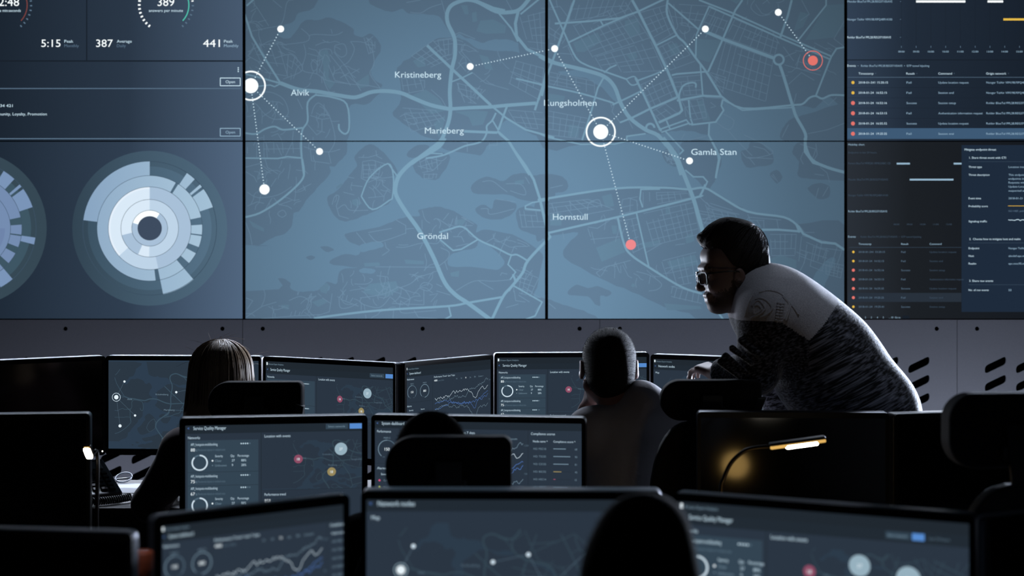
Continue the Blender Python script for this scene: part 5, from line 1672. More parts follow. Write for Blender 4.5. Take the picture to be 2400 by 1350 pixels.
def nets(Fv, lo, vox):
    """surface nets"""
    ins = Fv < 0
    c = ins[:-1, :-1, :-1].astype(np.int8)
    for dx in (0, 1):
        for dy in (0, 1):
            for dz in (0, 1):
                if dx + dy + dz:
                    c = c + ins[dx:ins.shape[0] - 1 + dx, dy:ins.shape[1] - 1 + dy, dz:ins.shape[2] - 1 + dz]
    act = (c > 0) & (c < 8)
    idx = np.argwhere(act)
    acc = np.zeros((len(idx), 3))
    cnt = np.zeros(len(idx))
    for a in range(3):
        o1, o2 = [i for i in range(3) if i != a]
        for u in (0, 1):
            for v in (0, 1):
                s = np.zeros(3, int)
                s[o1], s[o2] = u, v
                e = s.copy()
                e[a] = 1
                p, q = idx + s, idx + e
                f0 = Fv[p[:, 0], p[:, 1], p[:, 2]]
                f1 = Fv[q[:, 0], q[:, 1], q[:, 2]]
                m = (f0 < 0) != (f1 < 0)
                t = np.where(m, f0 / np.where(m, f0 - f1, 1), 0)
                pos = p + (e - s) * t[:, None]
                acc += pos * m[:, None]
                cnt += m
    V = acc / cnt[:, None] * vox + lo
    vid = np.full(act.shape, -1, np.int64)
    vid[idx[:, 0], idx[:, 1], idx[:, 2]] = np.arange(len(idx))
    faces = []
    for a in range(3):
        o1, o2 = (a + 1) % 3, (a + 2) % 3
        A = np.take(ins, range(ins.shape[a] - 1), a)
        B = np.take(ins, range(1, ins.shape[a]), a)
        w = np.argwhere(A != B)
        w = w[(w[:, o1] > 0) & (w[:, o2] > 0) & (w[:, o1] < act.shape[o1]) & (w[:, o2] < act.shape[o2])]
        fl = ins[w[:, 0], w[:, 1], w[:, 2]]
        q = []
        for u, v in ((-1, -1), (0, -1), (0, 0), (-1, 0)):
            z = w.copy()
            z[:, o1] += u
            z[:, o2] += v
            q.append(vid[z[:, 0], z[:, 1], z[:, 2]])
        q = np.stack(q, 1)
        q[~fl] = q[~fl][:, ::-1]
        faces.append(q)
    Fc = np.concatenate(faces)
    Fc = Fc[np.all(Fc >= 0, 1)]
    return V, Fc


def sdf_obj(name, sdf, vox, mats, parent, pick=None):
    V, Fc = sdf.mesh(vox)
    off = np.array(parent.location) if parent is not None else np.zeros(3)
    me = bpy.data.meshes.new(name)
    me.from_pydata((V - off).tolist(), [], Fc.tolist())
    if not isinstance(mats, (list, tuple)):
        mats = [mats]
    for m in mats:
        me.materials.append(m)
    if pick is not None:
        C = V[Fc].mean(1)
        me.polygons.foreach_set('material_index', pick(C).astype(np.int32))
    me.shade_smooth()
    me.update()
    o = bpy.data.objects.new(name, me)
    col.objects.link(o)
    o.parent = parent
    return o


def hand(s, w, fwd, side, curl=0.5, size=1.0, spread=0.12, thumb=0.7):
    """palm + five fingers; w = wrist, fwd = along the hand, side = towards the thumb; fingers curl away from up = side x fwd"""
    w, fwd, side = Vector(w), Vector(fwd).normalized(), Vector(side)
    side = (side - fwd * side.dot(fwd)).normalized()
    up = side.cross(fwd).normalized()
    z = size
    s.cone(w - fwd * 0.03, w + fwd * 0.015, 0.026 * z, 0.027 * z, k=0.02)
    for u in (-0.026, -0.009, 0.009, 0.026):
        s.cone(w + side * u * 0.6 * z, w + fwd * 0.085 * z + side * u * z, 0.016 * z, 0.0125 * z, k=0.012)
    L = (0.030, 0.037, 0.040, 0.036)
    for i, u in enumerate((-0.028, -0.009, 0.010, 0.029)):
        p = w + fwd * (0.086 + 0.004 * (i in (1, 2))) * z + side * u * z
        d0 = (fwd + side * u * spread * 30).normalized()
        ang = curl * (0.9 + 0.12 * (3 - i))
        l = L[i] * z * 1.12
        for j, r in enumerate((0.0092, 0.0084, 0.0076)):
            a = ang * (0.55 + 0.55 * j)
            d = (d0 * math.cos(a) - up * math.sin(a)).normalized()
            q = p + d * l
            s.cone(p, q, r * z, (r - 0.0008) * z, k=0.0045)
            p, l = q, l * (0.68 if j == 0 else 0.8)
    p = w + fwd * 0.022 * z + side * 0.030 * z - up * 0.006
    d = (fwd * 0.75 + side * 0.62 - up * 0.35 * thumb).normalized()
    q = p + d * 0.042 * z
    s.cone(w + fwd * 0.012 * z + side * 0.014 * z, p, 0.017 * z, 0.0145 * z, k=0.012)
    s.cone(p, q, 0.0128 * z, 0.0102 * z, k=0.006)
    s.cone(q, q + (fwd * 0.9 + side * 0.2 - up * 0.5 * thumb).normalized() * 0.032 * z, 0.0098 * z, 0.0082 * z, k=0.005)


def head_prims(s, c, f, tilt=0.0, sz=1.0):
    """head centred at c facing the horizontal direction f"""
    c, f = Vector(c), Vector(f).normalized()
    r = Vector((f.y, -f.x, 0)).normalized()
    u = Vector((0, 0, 1))
    if tilt:
        M = Matrix.Rotation(tilt, 3, f)
        r, u = M @ r, M @ u
    R = np.array([[r.x, f.x, u.x], [r.y, f.y, u.y], [r.z, f.z, u.z]])
    g = lambda x, y, z: c + (r * x + f * y + u * z) * sz
    s.ell(g(0, -0.012, 0.026), (0.0745 * sz, 0.094 * sz, 0.086 * sz), R, 0.01)
    s.ell(g(0, 0.030, -0.035), (0.060 * sz, 0.066 * sz, 0.082 * sz), R, 0.03)
    s.cone(g(-0.03, 0.052, -0.088), g(0.03, 0.052, -0.088), 0.022 * sz, k=0.03)
    for x in (-1, 1):
        s.cone(g(0.058 * x, -0.005, -0.055), g(0.022 * x, 0.068, -0.094), 0.018 * sz, 0.018 * sz, 0.03)
        s.ell(g(0.030 * x, 0.092, 0.0), (0.016 * sz, 0.012 * sz, 0.012 * sz), R, 0.012, sub=True)
        s.ell(g(0.031 * x, 0.080, -0.001), (0.0125 * sz, 0.0125 * sz, 0.0125 * sz), R, 0.004)
        s.ell(g(0.040 * x, 0.070, -0.035), (0.02 * sz, 0.02 * sz, 0.016 * sz), R, 0.02)
        e = Matrix.Rotation(0.35 * -x, 3, u)
        a1, a2 = e @ r, e @ f
        RE = np.array([[a1.x, a2.x, u.x], [a1.y, a2.y, u.y], [a1.z, a2.z, u.z]])
        s.ell(g(0.083 * x, -0.012, -0.008), (0.0075 * sz, 0.018 * sz, 0.031 * sz), RE, 0.006)
        s.ell(g(0.092 * x, -0.006, -0.004), (0.007 * sz, 0.009 * sz, 0.016 * sz), RE, 0.004, sub=True)
    s.cone(g(0, 0.094, 0.012), g(0, 0.116, -0.030), 0.008 * sz, 0.0115 * sz, 0.008)
    s.cone(g(-0.013, 0.100, -0.034), g(0.013, 0.100, -0.034), 0.009 * sz, k=0.006)
    s.cone(g(-0.030, 0.086, 0.020), g(0.030, 0.086, 0.020), 0.009 * sz, k=0.012)
    s.cone(g(-0.018, 0.088, -0.060), g(0.018, 0.088, -0.060), 0.0075 * sz, k=0.006)
    s.cone(g(-0.016, 0.086, -0.071), g(0.016, 0.086, -0.071), 0.0085 * sz, k=0.005)
    return g, R


m_skin = pm('skin', (124, 99, 90), 0.5, bump=(260, 0.12))
m_skin2 = pm('skin_warm', (128, 94, 86), 0.5, bump=(260, 0.12))
m_stubble = pm('skin_stubble', (70, 56, 50), 0.65, bump=(900, 0.3), var=(700, (44, 36, 33), (96, 76, 68)))
m_hair_dark = pm('hair_dark_brown', (26, 20, 18), 0.6, bump=(160, 0.6, 0.004), spec=0.5, stretch=((0.3, 0.5, 0), (1, 0.25, 0.6)))
m_hair_black = pm('hair_black', (7, 6, 6), 0.9, spec=0.05)
m_hair_short = pm('hair_cropped', (18, 15, 14), 0.75, bump=(600, 0.6, 0.003), spec=0.3)
m_hair_bl = pm('hair_blonde', (150, 128, 104), 0.45, bump=(240, 0.7, 0.004), spec=0.4, stretch=((0, 0, 0), (1, 1, 8)))
m_hair_bl2 = pm('hair_blonde_light', (176, 154, 128), 0.42, spec=0.4)
m_hair_bl3 = pm('hair_blonde_deep', (112, 92, 72), 0.45, spec=0.4)
m_maroon = pm('knit_maroon', (42, 22, 26), 0.9, bump=(420, 0.4), sheen=0.25, spec=0.2)
m_grey = pm('jersey_grey', (158, 156, 160), 0.88, bump=(30, 0.35, 0.008), spec=0.2, sheen=0.1)
m_blackcloth = pm('cloth_black', (14, 14, 16), 0.9, bump=(400, 0.3), spec=0.15)
m_denim = pm('trousers_dark', (20, 22, 28), 0.9, bump=(500, 0.3), spec=0.15)
m_shoe = pm('shoe_black', (14, 13, 13), 0.5)
m_knit_l = pm('knit_cream', (176, 174, 178), 0.92, bump=(330, 0.8, 0.004), sheen=0.35, spec=0.15, var=(300, (148, 146, 152), (192, 190, 194)), stretch=((0, math.radians(44), 0), (1, 1, 0.6)))
m_knit_d = pm('knit_marled', (34, 35, 42), 0.95, bump=(200, 0.7, 0.004), sheen=0.5, spec=0.12, var=(260, (12, 12, 16), (124, 126, 138), 0.44, 0.74), stretch=((0, math.radians(62), 0), (1, 0.5, 1)))
# the marl runs across the back: stretch the noise along the knitted rows
for n_ in m_knit_d.node_tree.nodes:
    if n_.type == 'MAPPING':
        n_.inputs['Scale'].default_value = (1, 3, 30)
m_knit_s = pm('knit_marled_sleeve', (34, 35, 42), 0.95, bump=(200, 0.8, 0.004), sheen=0.5, spec=0.12, var=(210, (12, 12, 16), (110, 112, 124), 0.45, 0.75), stretch=((0, math.radians(-20), 0), (2.5, 1, 1)))


def seated(label, x, y, head, sh, el, wr, hips, knees, feet, top_mat, sleeve, hand_dirs, vox=0.006, chest=(0.155, 0.105), hair=None, face=(0, 1, 0), tilt=0.0, neck_r=0.056, sz=1.0, loc_z=0.0, lean=(0, 0), skin=None):
    """a sitter facing the wall; sh/el/wr = (left, right) joint positions"""
    o = tag(empty('person', (x, y, 0)), label, 'person')
    s = Sdf()
    V = Vector
    hp = V(hips)
    neck = (V(sh[0]) + V(sh[1])) / 2 + V((0, 0.0, 0.045))
    mid = (V(sh[0]) + V(sh[1])) / 2
    ch = hp.lerp(mid, 0.72)
    wa = hp.lerp(mid, 0.38)
    ax_ = (V(sh[1]) - V(sh[0])).normalized()
    upv = (mid - hp).normalized()
    fw = upv.cross(ax_) * -1
    fw = ax_.cross(upv) * -1
    R = np.array([[ax_.x, fw.x, upv.x], [ax_.y, fw.y, upv.y], [ax_.z, fw.z, upv.z]])
    s.ell(hp, (0.165, 0.125, 0.12), R, 0.05)
    s.ell(wa, (0.135, 0.10, 0.15), R, 0.06)
    s.ell(ch, (chest[0], chest[1], 0.19), R, 0.06)
    for i in (0, 1):
        S, E, W = V(sh[i]), V(el[i]), V(wr[i])
        s.cone(mid + V((0, 0, 0.02)), S, 0.062, 0.056, 0.05)
        s.cone(S, E, 0.056, 0.043, 0.03)
        s.cone(E, W, 0.043, 0.028, 0.02)
    n_arm = len(s.ops)
    g = V(head)
    s.cone(mid + V((0, 0, 0.01)), V((g.x, g.y - 0.015, g.z - 0.06)), neck_r + 0.012, neck_r, 0.03)
    n_neck = len(s.ops)
    h0 = len(s.ops)
    for i in (0, 1):
        K, A = V(knees[i]), V(feet[i])
        s.cone(hp + ax_ * (-0.09 if i == 0 else 0.09), K, 0.088, 0.060, 0.05)
        s.cone(K, A + V((0, 0, 0.09)), 0.058, 0.040, 0.03)
    h1 = len(s.ops)
    for i in (0, 1):
        A = V(feet[i])
        s.cone(A + V((0, -0.03, 0.045)), A + V((0, 0.13, 0.035)), 0.036, 0.030, 0.03)
    for i in (0, 1):
        hand(s, wr[i], *hand_dirs[i])
    fn, Rh = head_prims(s, head, face, tilt, sz)
    sdf_obj('body', s, vox, skin or m_skin, o)
    # shirt
    keep = list(range(0, n_arm))
    t = s.grown(0.013, keep)
    t.cone(mid + V((0, 0, 0.035)), mid + V((0, 0.0, 0.068)), neck_r + 0.018, neck_r + 0.011, 0.03)
    t.cut(hp - upv * 0.06, (-upv)[:])
    for i in (0, 1):
        S, E, W = V(sh[i]), V(el[i]), V(wr[i])
        p, n = ((E.lerp(W, 0.93), (W - E).normalized()) if sleeve == 'long' else (S.lerp(E, 0.72), (E - S).normalized()))
        if sleeve == 'long':
            t.ell(p + n * 0.06, (0.06, 0.06, 0.06), None, 0.004, sub=True)
    sdf_obj('shirt', t, vox, top_mat, o)
    tr = s.grown(0.012, [0] + list(range(h0, h1)))
    tr.cut(hp + upv * 0.03, upv[:])
    tr.cut((0, 0, 0.075), (0, 0, -1))
    sdf_obj('trousers', tr, vox, m_denim, o)
    for i in (0, 1):
        A = V(feet[i])
        q = Sdf()
        q.cone(A + V((0, -0.04, 0.048)), A + V((0, 0.14, 0.040)), 0.046, 0.040, 0.03)
        q.cone(A + V((0, -0.02, 0.06)), A + V((0, -0.02, 0.10)), 0.046, 0.046, 0.03)
        q.cut((0, 0, 0.002), (0, 0, -1))
        sdf_obj('shoe', q, vox, m_shoe, o)
    return o, fn, Rh


def spikes(bm, V, N, length, rad, lean=(0, 0, 0)):
    for p, n in zip(V, N):
        n = (Vector(n) + Vector(lean) + Vector((random.uniform(-.35, .35), random.uniform(-.35, .35), random.uniform(-.2, .3)))).normalized()
        a = n.orthogonal().normalized()
        b = n.cross(a)
        tip = bm.verts.new(Vector(p) + n * length * random.uniform(0.6, 1.3))
        base = [bm.verts.new(Vector(p) - n * 0.001 + (a * math.cos(t) + b * math.sin(t)) * rad) for t in (0, 2.1, 4.2)]
        for i in range(3):
            bm.faces.new((base[i], base[(i + 1) % 3], tip))


def cropped(o, sdf, vox, mat, nsp, length, zmin, lean=(0, 0, 0)):
    """short hair: a cap with a fuzzy edge of little hairs, one mesh"""
    V, Fc = sdf.mesh(vox)
    off = np.array(o.location)
    V = V - off
    bm = bmesh.new()
    vs = [bm.verts.new(v) for v in V]
    for f in Fc:
        bm.faces.new([vs[i] for i in f])
    bm.normal_update()
    bm.verts.ensure_lookup_table()
    ids = [i for i in range(len(V)) if V[i][2] > zmin]
    random.shuffle(ids)
    ids = ids[:nsp]
    P_ = [bm.verts[i].co.copy() for i in ids]
    N_ = [bm.verts[i].normal.copy() for i in ids]
    spikes(bm, P_, N_, length, 0.0007, lean)
    return link_mesh('hair', bm, mat, o, True)


# --- blonde person at the left -------------------------------------------------
hx = P(524, 880, 5.2)
o, fn, Rh = seated('person with long blonde hair in a dark red top seen from behind', -0.80, 5.2,
                   (hx.x, 5.21, 1.195), [P(432, 1058, 5.2), P(624, 1050, 5.2)], [P(353, 1180, 5.28), P(702, 1172, 5.24)],
                   [P(388, 1150, 5.57), P(640, 1150, 5.57)], (-0.80, 5.19, 0.585), [(-0.90, 5.60, 0.56), (-0.66, 5.60, 0.56)], [(-0.92, 5.62, 0), (-0.64, 5.62, 0)],
                   m_maroon, 'long', [((0.25, 0.95, -0.12), (0.95, -0.2, 0.1), 0.25), ((-0.25, 0.95, -0.12), (-0.95, -0.2, 0.1), 0.25)], chest=(0.145, 0.10), sz=0.96)
c0 = Vector((hx.x, 5.19, 1.195))
hs_ = Sdf()
hs_.ell(c0 + Vector((-0.005, 0.0, 0.018)), (0.089, 0.104, 0.088), None, 0.02)
hs_.cone(c0 + Vector((-0.005, -0.012, -0.02)), c0 + Vector((-0.008, -0.03, -0.165)), 0.088, 0.108, 0.04)
hs_.cone(c0 + Vector((-0.008, -0.035, -0.165)), c0 + Vector((-0.006, -0.045, -0.27)), 0.098, 0.075, 0.05)
hs_.ell(c0 + Vector((0, 0.13, -0.03)), (0.062, 0.085, 0.10), None, 0.02, sub=True)
hs_.cut(c0 + Vector((0, 0.05, 0)), (0, 1, 0.0))
sdf_obj('hair', hs_, 0.006, m_hair_bl, o)
bm = bmesh.new()
rl = np.array(o.location)
rnd = random.Random(11)
for n in range(520):
    ph = rnd.uniform(math.pi * 0.93, math.pi * 2.07)
    part = rnd.uniform(-0.02, 0.02)
    pts, lift = [], rnd.uniform(0.0, 0.005)
    end = rnd.uniform(0.80, 1.0)
    wob = rnd.uniform(-0.006, 0.006)
    for k in range(17):
        t = k / 16 * end
        if t < 0.42:
            a = math.radians(8 + 82 * t / 0.42)
            r = math.sin(a)
            z = 0.018 + math.cos(a) * (0.089 + lift)
            rx, ry = r * (0.089 + lift), r * (0.104 + lift)
        else:
            q = (t - 0.42) / 0.58
            z = 0.018 - 0.27 * q
            rx = 0.089 + lift + 0.020 * min(1, q * 1.5) - 0.02 * max(0, q - 0.66) * 3
            ry = 0.104 + lift + 0.03 * q
        pts.append(c0 + Vector((-0.005 + rx * math.cos(ph) + wob * t * t + part * (1 - t) * 0.4, ry * math.sin(ph), z)) - Vector(rl))
    tube(bm, pts, [0.0016 + 0.0010 * math.sin(math.pi * min(1, k / 15)) for k in range(17)], 3, False, mi=rnd.choice((0, 0, 1, 2)))
for n in range(34):   # flyaway hairs
    a = rnd.uniform(0.15, math.pi - 0.15)
    p = c0 + Vector((0.088 * math.cos(a), rnd.uniform(-0.05, 0.02), 0.018 + 0.088 * math.sin(a))) - Vector(rl)
    d = Vector((math.cos(a) * 1.2, rnd.uniform(-.4, .2), math.sin(a) * 0.8)).normalized()
    L = rnd.uniform(0.015, 0.045)
    bend = Vector((rnd.uniform(-1.3, 1.3), 0, rnd.uniform(-1.0, 0.2)))
    tube(bm, [p + d * L * t + bend * L * t * t for t in (0, 0.25, 0.5, 0.75, 1)], [0.0004, 0.0004, 0.0003, 0.0003, 0.0002], 3, False, mi=1)
hr = link_mesh('hair_strands', bm, [m_hair_bl, m_hair_bl2, m_hair_bl3], [c for c in o.children if c.name.startswith('hair')][0], True)

# --- man in grey ---------------------------------------------------------------
g0 = P(1427, 868, 5.12)
o, fn, Rh = seated('seated person with cropped dark hair in a grey shirt seen from behind', 0.44, 5.12,
                   (g0.x, 5.13, 1.228), [P(1385, 1012, 5.08), P(1618, 985, 5.10)], [P(1362, 1165, 5.36), P(1700, 1180, 5.22)],
                   [(P(1377, 0, 5.20).x, 5.235, 1.075), P(1640, 1152, 5.54)], (0.45, 5.07, 0.59), [(0.32, 5.52, 0.57), (0.58, 5.50, 0.57)], [(0.33, 5.50, 0), (0.60, 5.56, 0)],
                   m_grey, 'long', [((0.16, -0.10, 0.98), (0.25, -0.93, 0.1), 0.55, 0.95), ((-0.2, 0.95, -0.12), (-0.95, -0.2, 0.1), 0.25)],
                   chest=(0.175, 0.115), neck_r=0.058, sz=1.0, skin=m_skin2, face=(-0.06, 1, 0))
hc = Sdf()
hc.ell(fn(0, -0.013, 0.028), (0.080, 0.099, 0.0905), Rh, 0.02)
hc.ell(fn(0, -0.045, -0.030), (0.069, 0.062, 0.065), Rh, 0.03)
hc.ell(fn(0, 0.075, -0.04), (0.2, 0.095, 0.10), Rh, 0.01, sub=True)
for sx in (-1, 1):
    hc.ell(fn(0.095 * sx, -0.01, -0.012), (0.026, 0.024, 0.036), Rh, 0.008, sub=True)
cropped(o, hc, 0.005, m_hair_short, 3200, 0.0042, 1.16)

# --- person behind the middle chair ----------------------------------------------
g0 = P(1012, 1050, 3.86)
o, fn, Rh = seated('person mostly hidden behind the middle black headrest, only the crown showing', -0.15, 3.86,
                   (g0.x, 3.87, 1.118), [(-0.33, 3.84, 0.93), (0.01, 3.84, 0.93)], [(-0.41, 3.90, 0.80), (0.11, 3.90, 0.80)],
                   [(-0.27, 4.12, 0.79), (-0.03, 4.12, 0.79)], (-0.15, 3.80, 0.585), [(-0.25, 4.24, 0.57), (-0.04, 4.24, 0.57)], [(-0.26, 4.26, 0), (-0.03, 4.26, 0)],
                   m_blackcloth, 'long', [((0.2, 0.95, -0.12), (0.95, -0.2, 0.1), 0.25), ((-0.2, 0.95, -0.12), (-0.95, -0.2, 0.1), 0.25)], chest=(0.145, 0.10))
hc = Sdf()
hc.ell(fn(0, -0.012, 0.024), (0.082, 0.102, 0.090), Rh, 0.02)
hc.ell(fn(0, -0.04, -0.05), (0.076, 0.07, 0.09), Rh, 0.03)
hc.ell(fn(0, 0.085, -0.04), (0.2, 0.095, 0.10), Rh, 0.01, sub=True)
cropped(o, hc, 0.006, m_hair_black, 700, 0.006, 1.1)

# --- nearest person ---------------------------------------------------------------
g0 = P(1503, 1310, 2.3)
o, fn, Rh = seated('nearest person, a dark blurred head at the bottom of the frame', 0.17, 2.30,
                   (g0.x - 0.003, 2.31, 1.184), [(-0.01, 2.28, 0.99), (0.35, 2.28, 0.99)], [(-0.08, 2.36, 0.80), (0.42, 2.36, 0.80)],
                   [(0.05, 2.58, 0.79), (0.30, 2.58, 0.79)], (0.17, 2.26, 0.585), [(0.07, 2.70, 0.57), (0.28, 2.70, 0.57)], [(0.06, 2.72, 0), (0.29, 2.72, 0)],
                   m_blackcloth, 'long', [((0.2, 0.95, -0.12), (0.95, -0.2, 0.1), 0.25), ((-0.2, 0.95, -0.12), (-0.95, -0.2, 0.1), 0.25)], sz=0.88)
hc = Sdf()
hc.ell(fn(0, -0.012, 0.014), (0.071, 0.095, 0.080), Rh, 0.03)
hc.ell(fn(0.012, -0.02, 0.066), (0.054, 0.066, 0.047), Rh, 0.03)
hc.ell(fn(0, -0.035, -0.045), (0.079, 0.072, 0.092), Rh, 0.04)
hc.ell(fn(0, 0.088, -0.04), (0.2, 0.095, 0.10), Rh, 0.01, sub=True)
cropped(o, hc, 0.006, m_hair_black, 300, 0.004, 1.1)

# --- standing man, leaning in -------------------------------------------------------
D0 = 5.08
K0 = D0 / F


def Q(px, py, y=D0):
    return P(px, py, y)


o = tag(empty('person', (1.13, 5.08, 0)), 'bearded man in glasses and a two-tone knit sweater leaning over to the left', 'person')
a_ = Vector((0.72, 0, -0.69)).normalized()
n_ = Vector((0.69, 0, 0.72)).normalized()
RT = np.array([[a_.x, 0, n_.x], [a_.y, 1, n_.y], [a_.z, 0, n_.z]])
s = Sdf()
# torso
s.ell(Q(1838, 748), (0.175, 0.185, 0.125), RT, 0.05)
s.ell(Q(1928, 838), (0.20, 0.165, 0.146), RT, 0.06)
s.ell(Q(2020, 930), (0.19, 0.165, 0.108), RT, 0.06)
# near arm, far arm
shN, elN, wrN = Q(1800, 745, 4.945), Q(1772, 872, 4.955), Q(1690, 880, 5.03)
shF, elF, wrF = Q(1800, 752, 5.225), Q(1838, 930, 5.26), Q(1806, 1090, 5.42)
s.cone(Q(1835, 735, 5.02), shN, 0.075, 0.066, 0.05)
s.cone(shN, elN, 0.066, 0.048, 0.03)
s.cone(elN, wrN, 0.048, 0.029, 0.02)
s.cone(Q(1835, 740, 5.15), shF, 0.075, 0.062, 0.05)
s.cone(shF, elF, 0.060, 0.046, 0.03)
s.cone(elF, wrF, 0.045, 0.028, 0.02)
nTop = len(s.ops)
# neck
s.cone(Q(1816, 716), Q(1752, 672), 0.066, 0.058, 0.04)
s.cone(Q(1752, 712), Q(1722, 690), 0.040, 0.036, 0.05)
nNeck = len(s.ops)
# pelvis and legs
s.ell(Q(2050, 990), (0.14, 0.165, 0.12), RT, 0.05)
hipN, hipF = Q(2060, 1010, 4.99), Q(2060, 1010, 5.17)
kn, kf = Vector((1.09, 4.98, 0.53)), Vector((1.06, 5.20, 0.53))
an, af = Vector((1.19, 4.97, 0.09)), Vector((1.13, 5.22, 0.09))
for h_, k_, f_ in ((hipN, kn, an), (hipF, kf, af)):
    s.cone(h_, k_, 0.095, 0.060, 0.05)
    s.cone(k_, f_, 0.058, 0.040, 0.03)
nLeg = len(s.ops)
for f_ in (an, af):
    s.cone(f_ + Vector((0.03, 0, -0.045)), f_ + Vector((-0.15, 0, -0.055)), 0.036, 0.030, 0.03)
nFoot = len(s.ops)
hand(s, wrN, (-0.52, 0.60, 0.22), (0.6, 0.8, 0.25), 1.0, 0.88)
hand(s, wrF, (-0.25, 0.55, -0.80), (-0.9, 0.1, 0.3), 0.35)
# head, facing left, turned a little towards the camera
YW = math.radians(9)
fx = Vector((-math.cos(YW), -math.sin(YW), 0))
rx_ = Vector((-fx.y, fx.x, 0))     # towards the near side (camera)
if rx_.y > 0:
    rx_ = -rx_
up_ = Vector((0, 0, 1))
HC = Q(1722, 625)
RH = np.array([[fx.x, rx_.x, 0], [fx.y, rx_.y, 0], [0, 0, 1.0]])


def hp(px, py, side=0.0):
    """head point from its profile position; side in metres towards the camera"""
    u, v = (1722 - px) * K0, (625 - py) * K0
    return HC + fx * u + up_ * v + rx_ * side


s.ell(hp(1729, 597), (0.083, 0.073, 0.086), RH, 0.01)
s.ell(hp(1700, 645), (0.064, 0.061, 0.092), RH, 0.03)
s.cone(hp(1668, 600, -0.03), hp(1668, 600, 0.03), 0.028, k=0.03)
for sd in (-1, 1):
    s.cone(hp(1744, 680, 0.050 * sd), hp(1686, 714, 0.020 * sd), 0.024, 0.021, 0.03)
    s.ell(hp(1652, 645, 0.031 * sd), (0.014, 0.017, 0.013), RH, 0.012, sub=True)
    s.ell(hp(1659, 645, 0.031 * sd), (0.0125, 0.0125, 0.0125), RH, 0.003)
    s.cone(hp(1651, 638, 0.020 * sd), hp(1655, 640, 0.044 * sd), 0.005, 0.005, 0.005)
    s.ell(hp(1668, 672, 0.038 * sd), (0.022, 0.02, 0.018), RH, 0.02)
    s.ell(hp(1716, 650, 0.076 * sd), (0.018, 0.010, 0.030), RH, 0.006)
    s.ell(hp(1713, 647, 0.088 * sd), (0.009, 0.008, 0.016), RH, 0.004, sub=True)
    s.cone(hp(1639, 677, 0.011 * sd), hp(1643, 676, 0.014 * sd), 0.0075, 0.007, 0.006)
s.cone(hp(1647, 628, -0.032), hp(1647, 628, 0.032), 0.010, k=0.012)
s.cone(hp(1646, 640), hp(1638, 672), 0.008, 0.0105, 0.008)
s.cone(hp(1637, 673, -0.002), hp(1637, 673, 0.002), 0.0105, k=0.006)
s.cone(hp(1655, 692, -0.016), hp(1655, 692, 0.016), 0.0085, k=0.008)
s.cone(hp(1659, 703, -0.015), hp(1659, 703, 0.015), 0.0085, k=0.006)
s.cone(hp(1674, 718, -0.012), hp(1674, 718, 0.012), 0.0175, k=0.02)


def face_pick(C):
    """darker stubble on jaw, chin and upper lip"""
    r = C - np.array(HC)
    u = r @ np.array(fx)
    v = r[:, 2]
    px, py = 1722 - u / K0, 625 - v / K0
    jit = 4.0 * np.sin(C[:, 2] * 1700.0) * np.sin(C[:, 0] * 2100.0 + C[:, 1] * 900.0)
    px, py = px + jit, py + jit
    m = (py > 686) & (py < 745) & (px < 1745 + 0.3 * (py - 690)) & (px > 1640)
    m |= (px > 1700) & (px < 1722) & (py > 655) & (py < 745)
    m |= (py > 674 + 0.45 * (1694 - px)) & (px > 1662) & (px < 1728) & (py < 745)
    lips = (px < 1668) & (py > 690) & (py < 707)
    return np.where(m & ~lips, 1, 0)


sdf_obj('body', s, 0.004, [m_skin, m_stubble], o, face_pick)

# sweater
t = s.grown(0.017, range(0, nTop))
t.cone(Q(1812, 706), Q(1784, 688), 0.080, 0.069, 0.03)
t.ell(Q(1950, 905), (0.15, 0.16, 0.14), RT, 0.06)
t.cone(Q(2048, 958, 5.0), Q(2048, 958, 5.16), 0.122, 0.122, 0.05)
for E_, W_ in ((elN, wrN), (elF, wrF)):
    d_ = (W_ - E_).normalized()
    t.cone(E_.lerp(W_, 0.62), E_.lerp(W_, 0.90), 0.058, 0.048, 0.012)
    t.ell(W_ + d_ * 0.045, (0.056, 0.056, 0.056), None, 0.005, sub=True)
# folds in the sleeve
for q, (x, y) in enumerate(((1722, 830), (1706, 848), (1742, 812), (1694, 862))):
    t.cone(Q(x - 6, y - 14, 4.90), Q(x + 40, y + 22, 4.875), 0.010, 0.007, 0.016)
pc = Q(2128, 1004)
t.cut((pc + a_ * 0.0)[:], a_[:])
# open the neck
t.cone(Q(1790, 690), Q(1740, 655), 0.058, 0.060, 0.006, sub=True)
t0 = float(Q(1914, 742).dot(a_))
zb0, xs0 = Q(1800, 744).z, Q(1800, 744).x


def knit_pick(C):
    ta = C @ np.array(a_)
    lim = zb0 - np.maximum(0, (C[:, 0] - xs0)) * 0.62
    far = C[:, 1] > 5.08
    light = (ta < t0) & ((C[:, 2] > lim))
    sleeve = (C[:, 0] < Q(1870, 0).x) & ~light & (C[:, 2] < zb0) & (ta < float(Q(1900, 830).dot(a_)))
    return np.where(light, 0, np.where(sleeve, 2, 1))


sw = sdf_obj('sweater', t, 0.0045, [m_knit_l, m_knit_d, m_knit_s], o, knit_pick)

# ribbed hem and cable pattern laid on the knit surface
from mathutils.bvhtree import BVHTree
dg = bpy.context.evaluated_depsgraph_get()
bvh = BVHTree.FromPolygons([v.co.copy() for v in sw.data.vertices], [tuple(p.vertices) for p in sw.data.polygons])
org = Vector(o.location)


def drape(pts, lift=-0.0004):
    out = []
    for px, py in pts:
        w = P(px, py, 1.0) - Vector((0, 0, H))
        h = bvh.ray_cast(Vector((0, 0, H)) - org, w.normalized())
        if h[0] is not None:
            out.append(h[0] + h[1] * lift)
    return out


def z5(sx, sy):
    return (1600 + sx * 600 / 2314.0, 640 + sy * 600 / 2314.0)


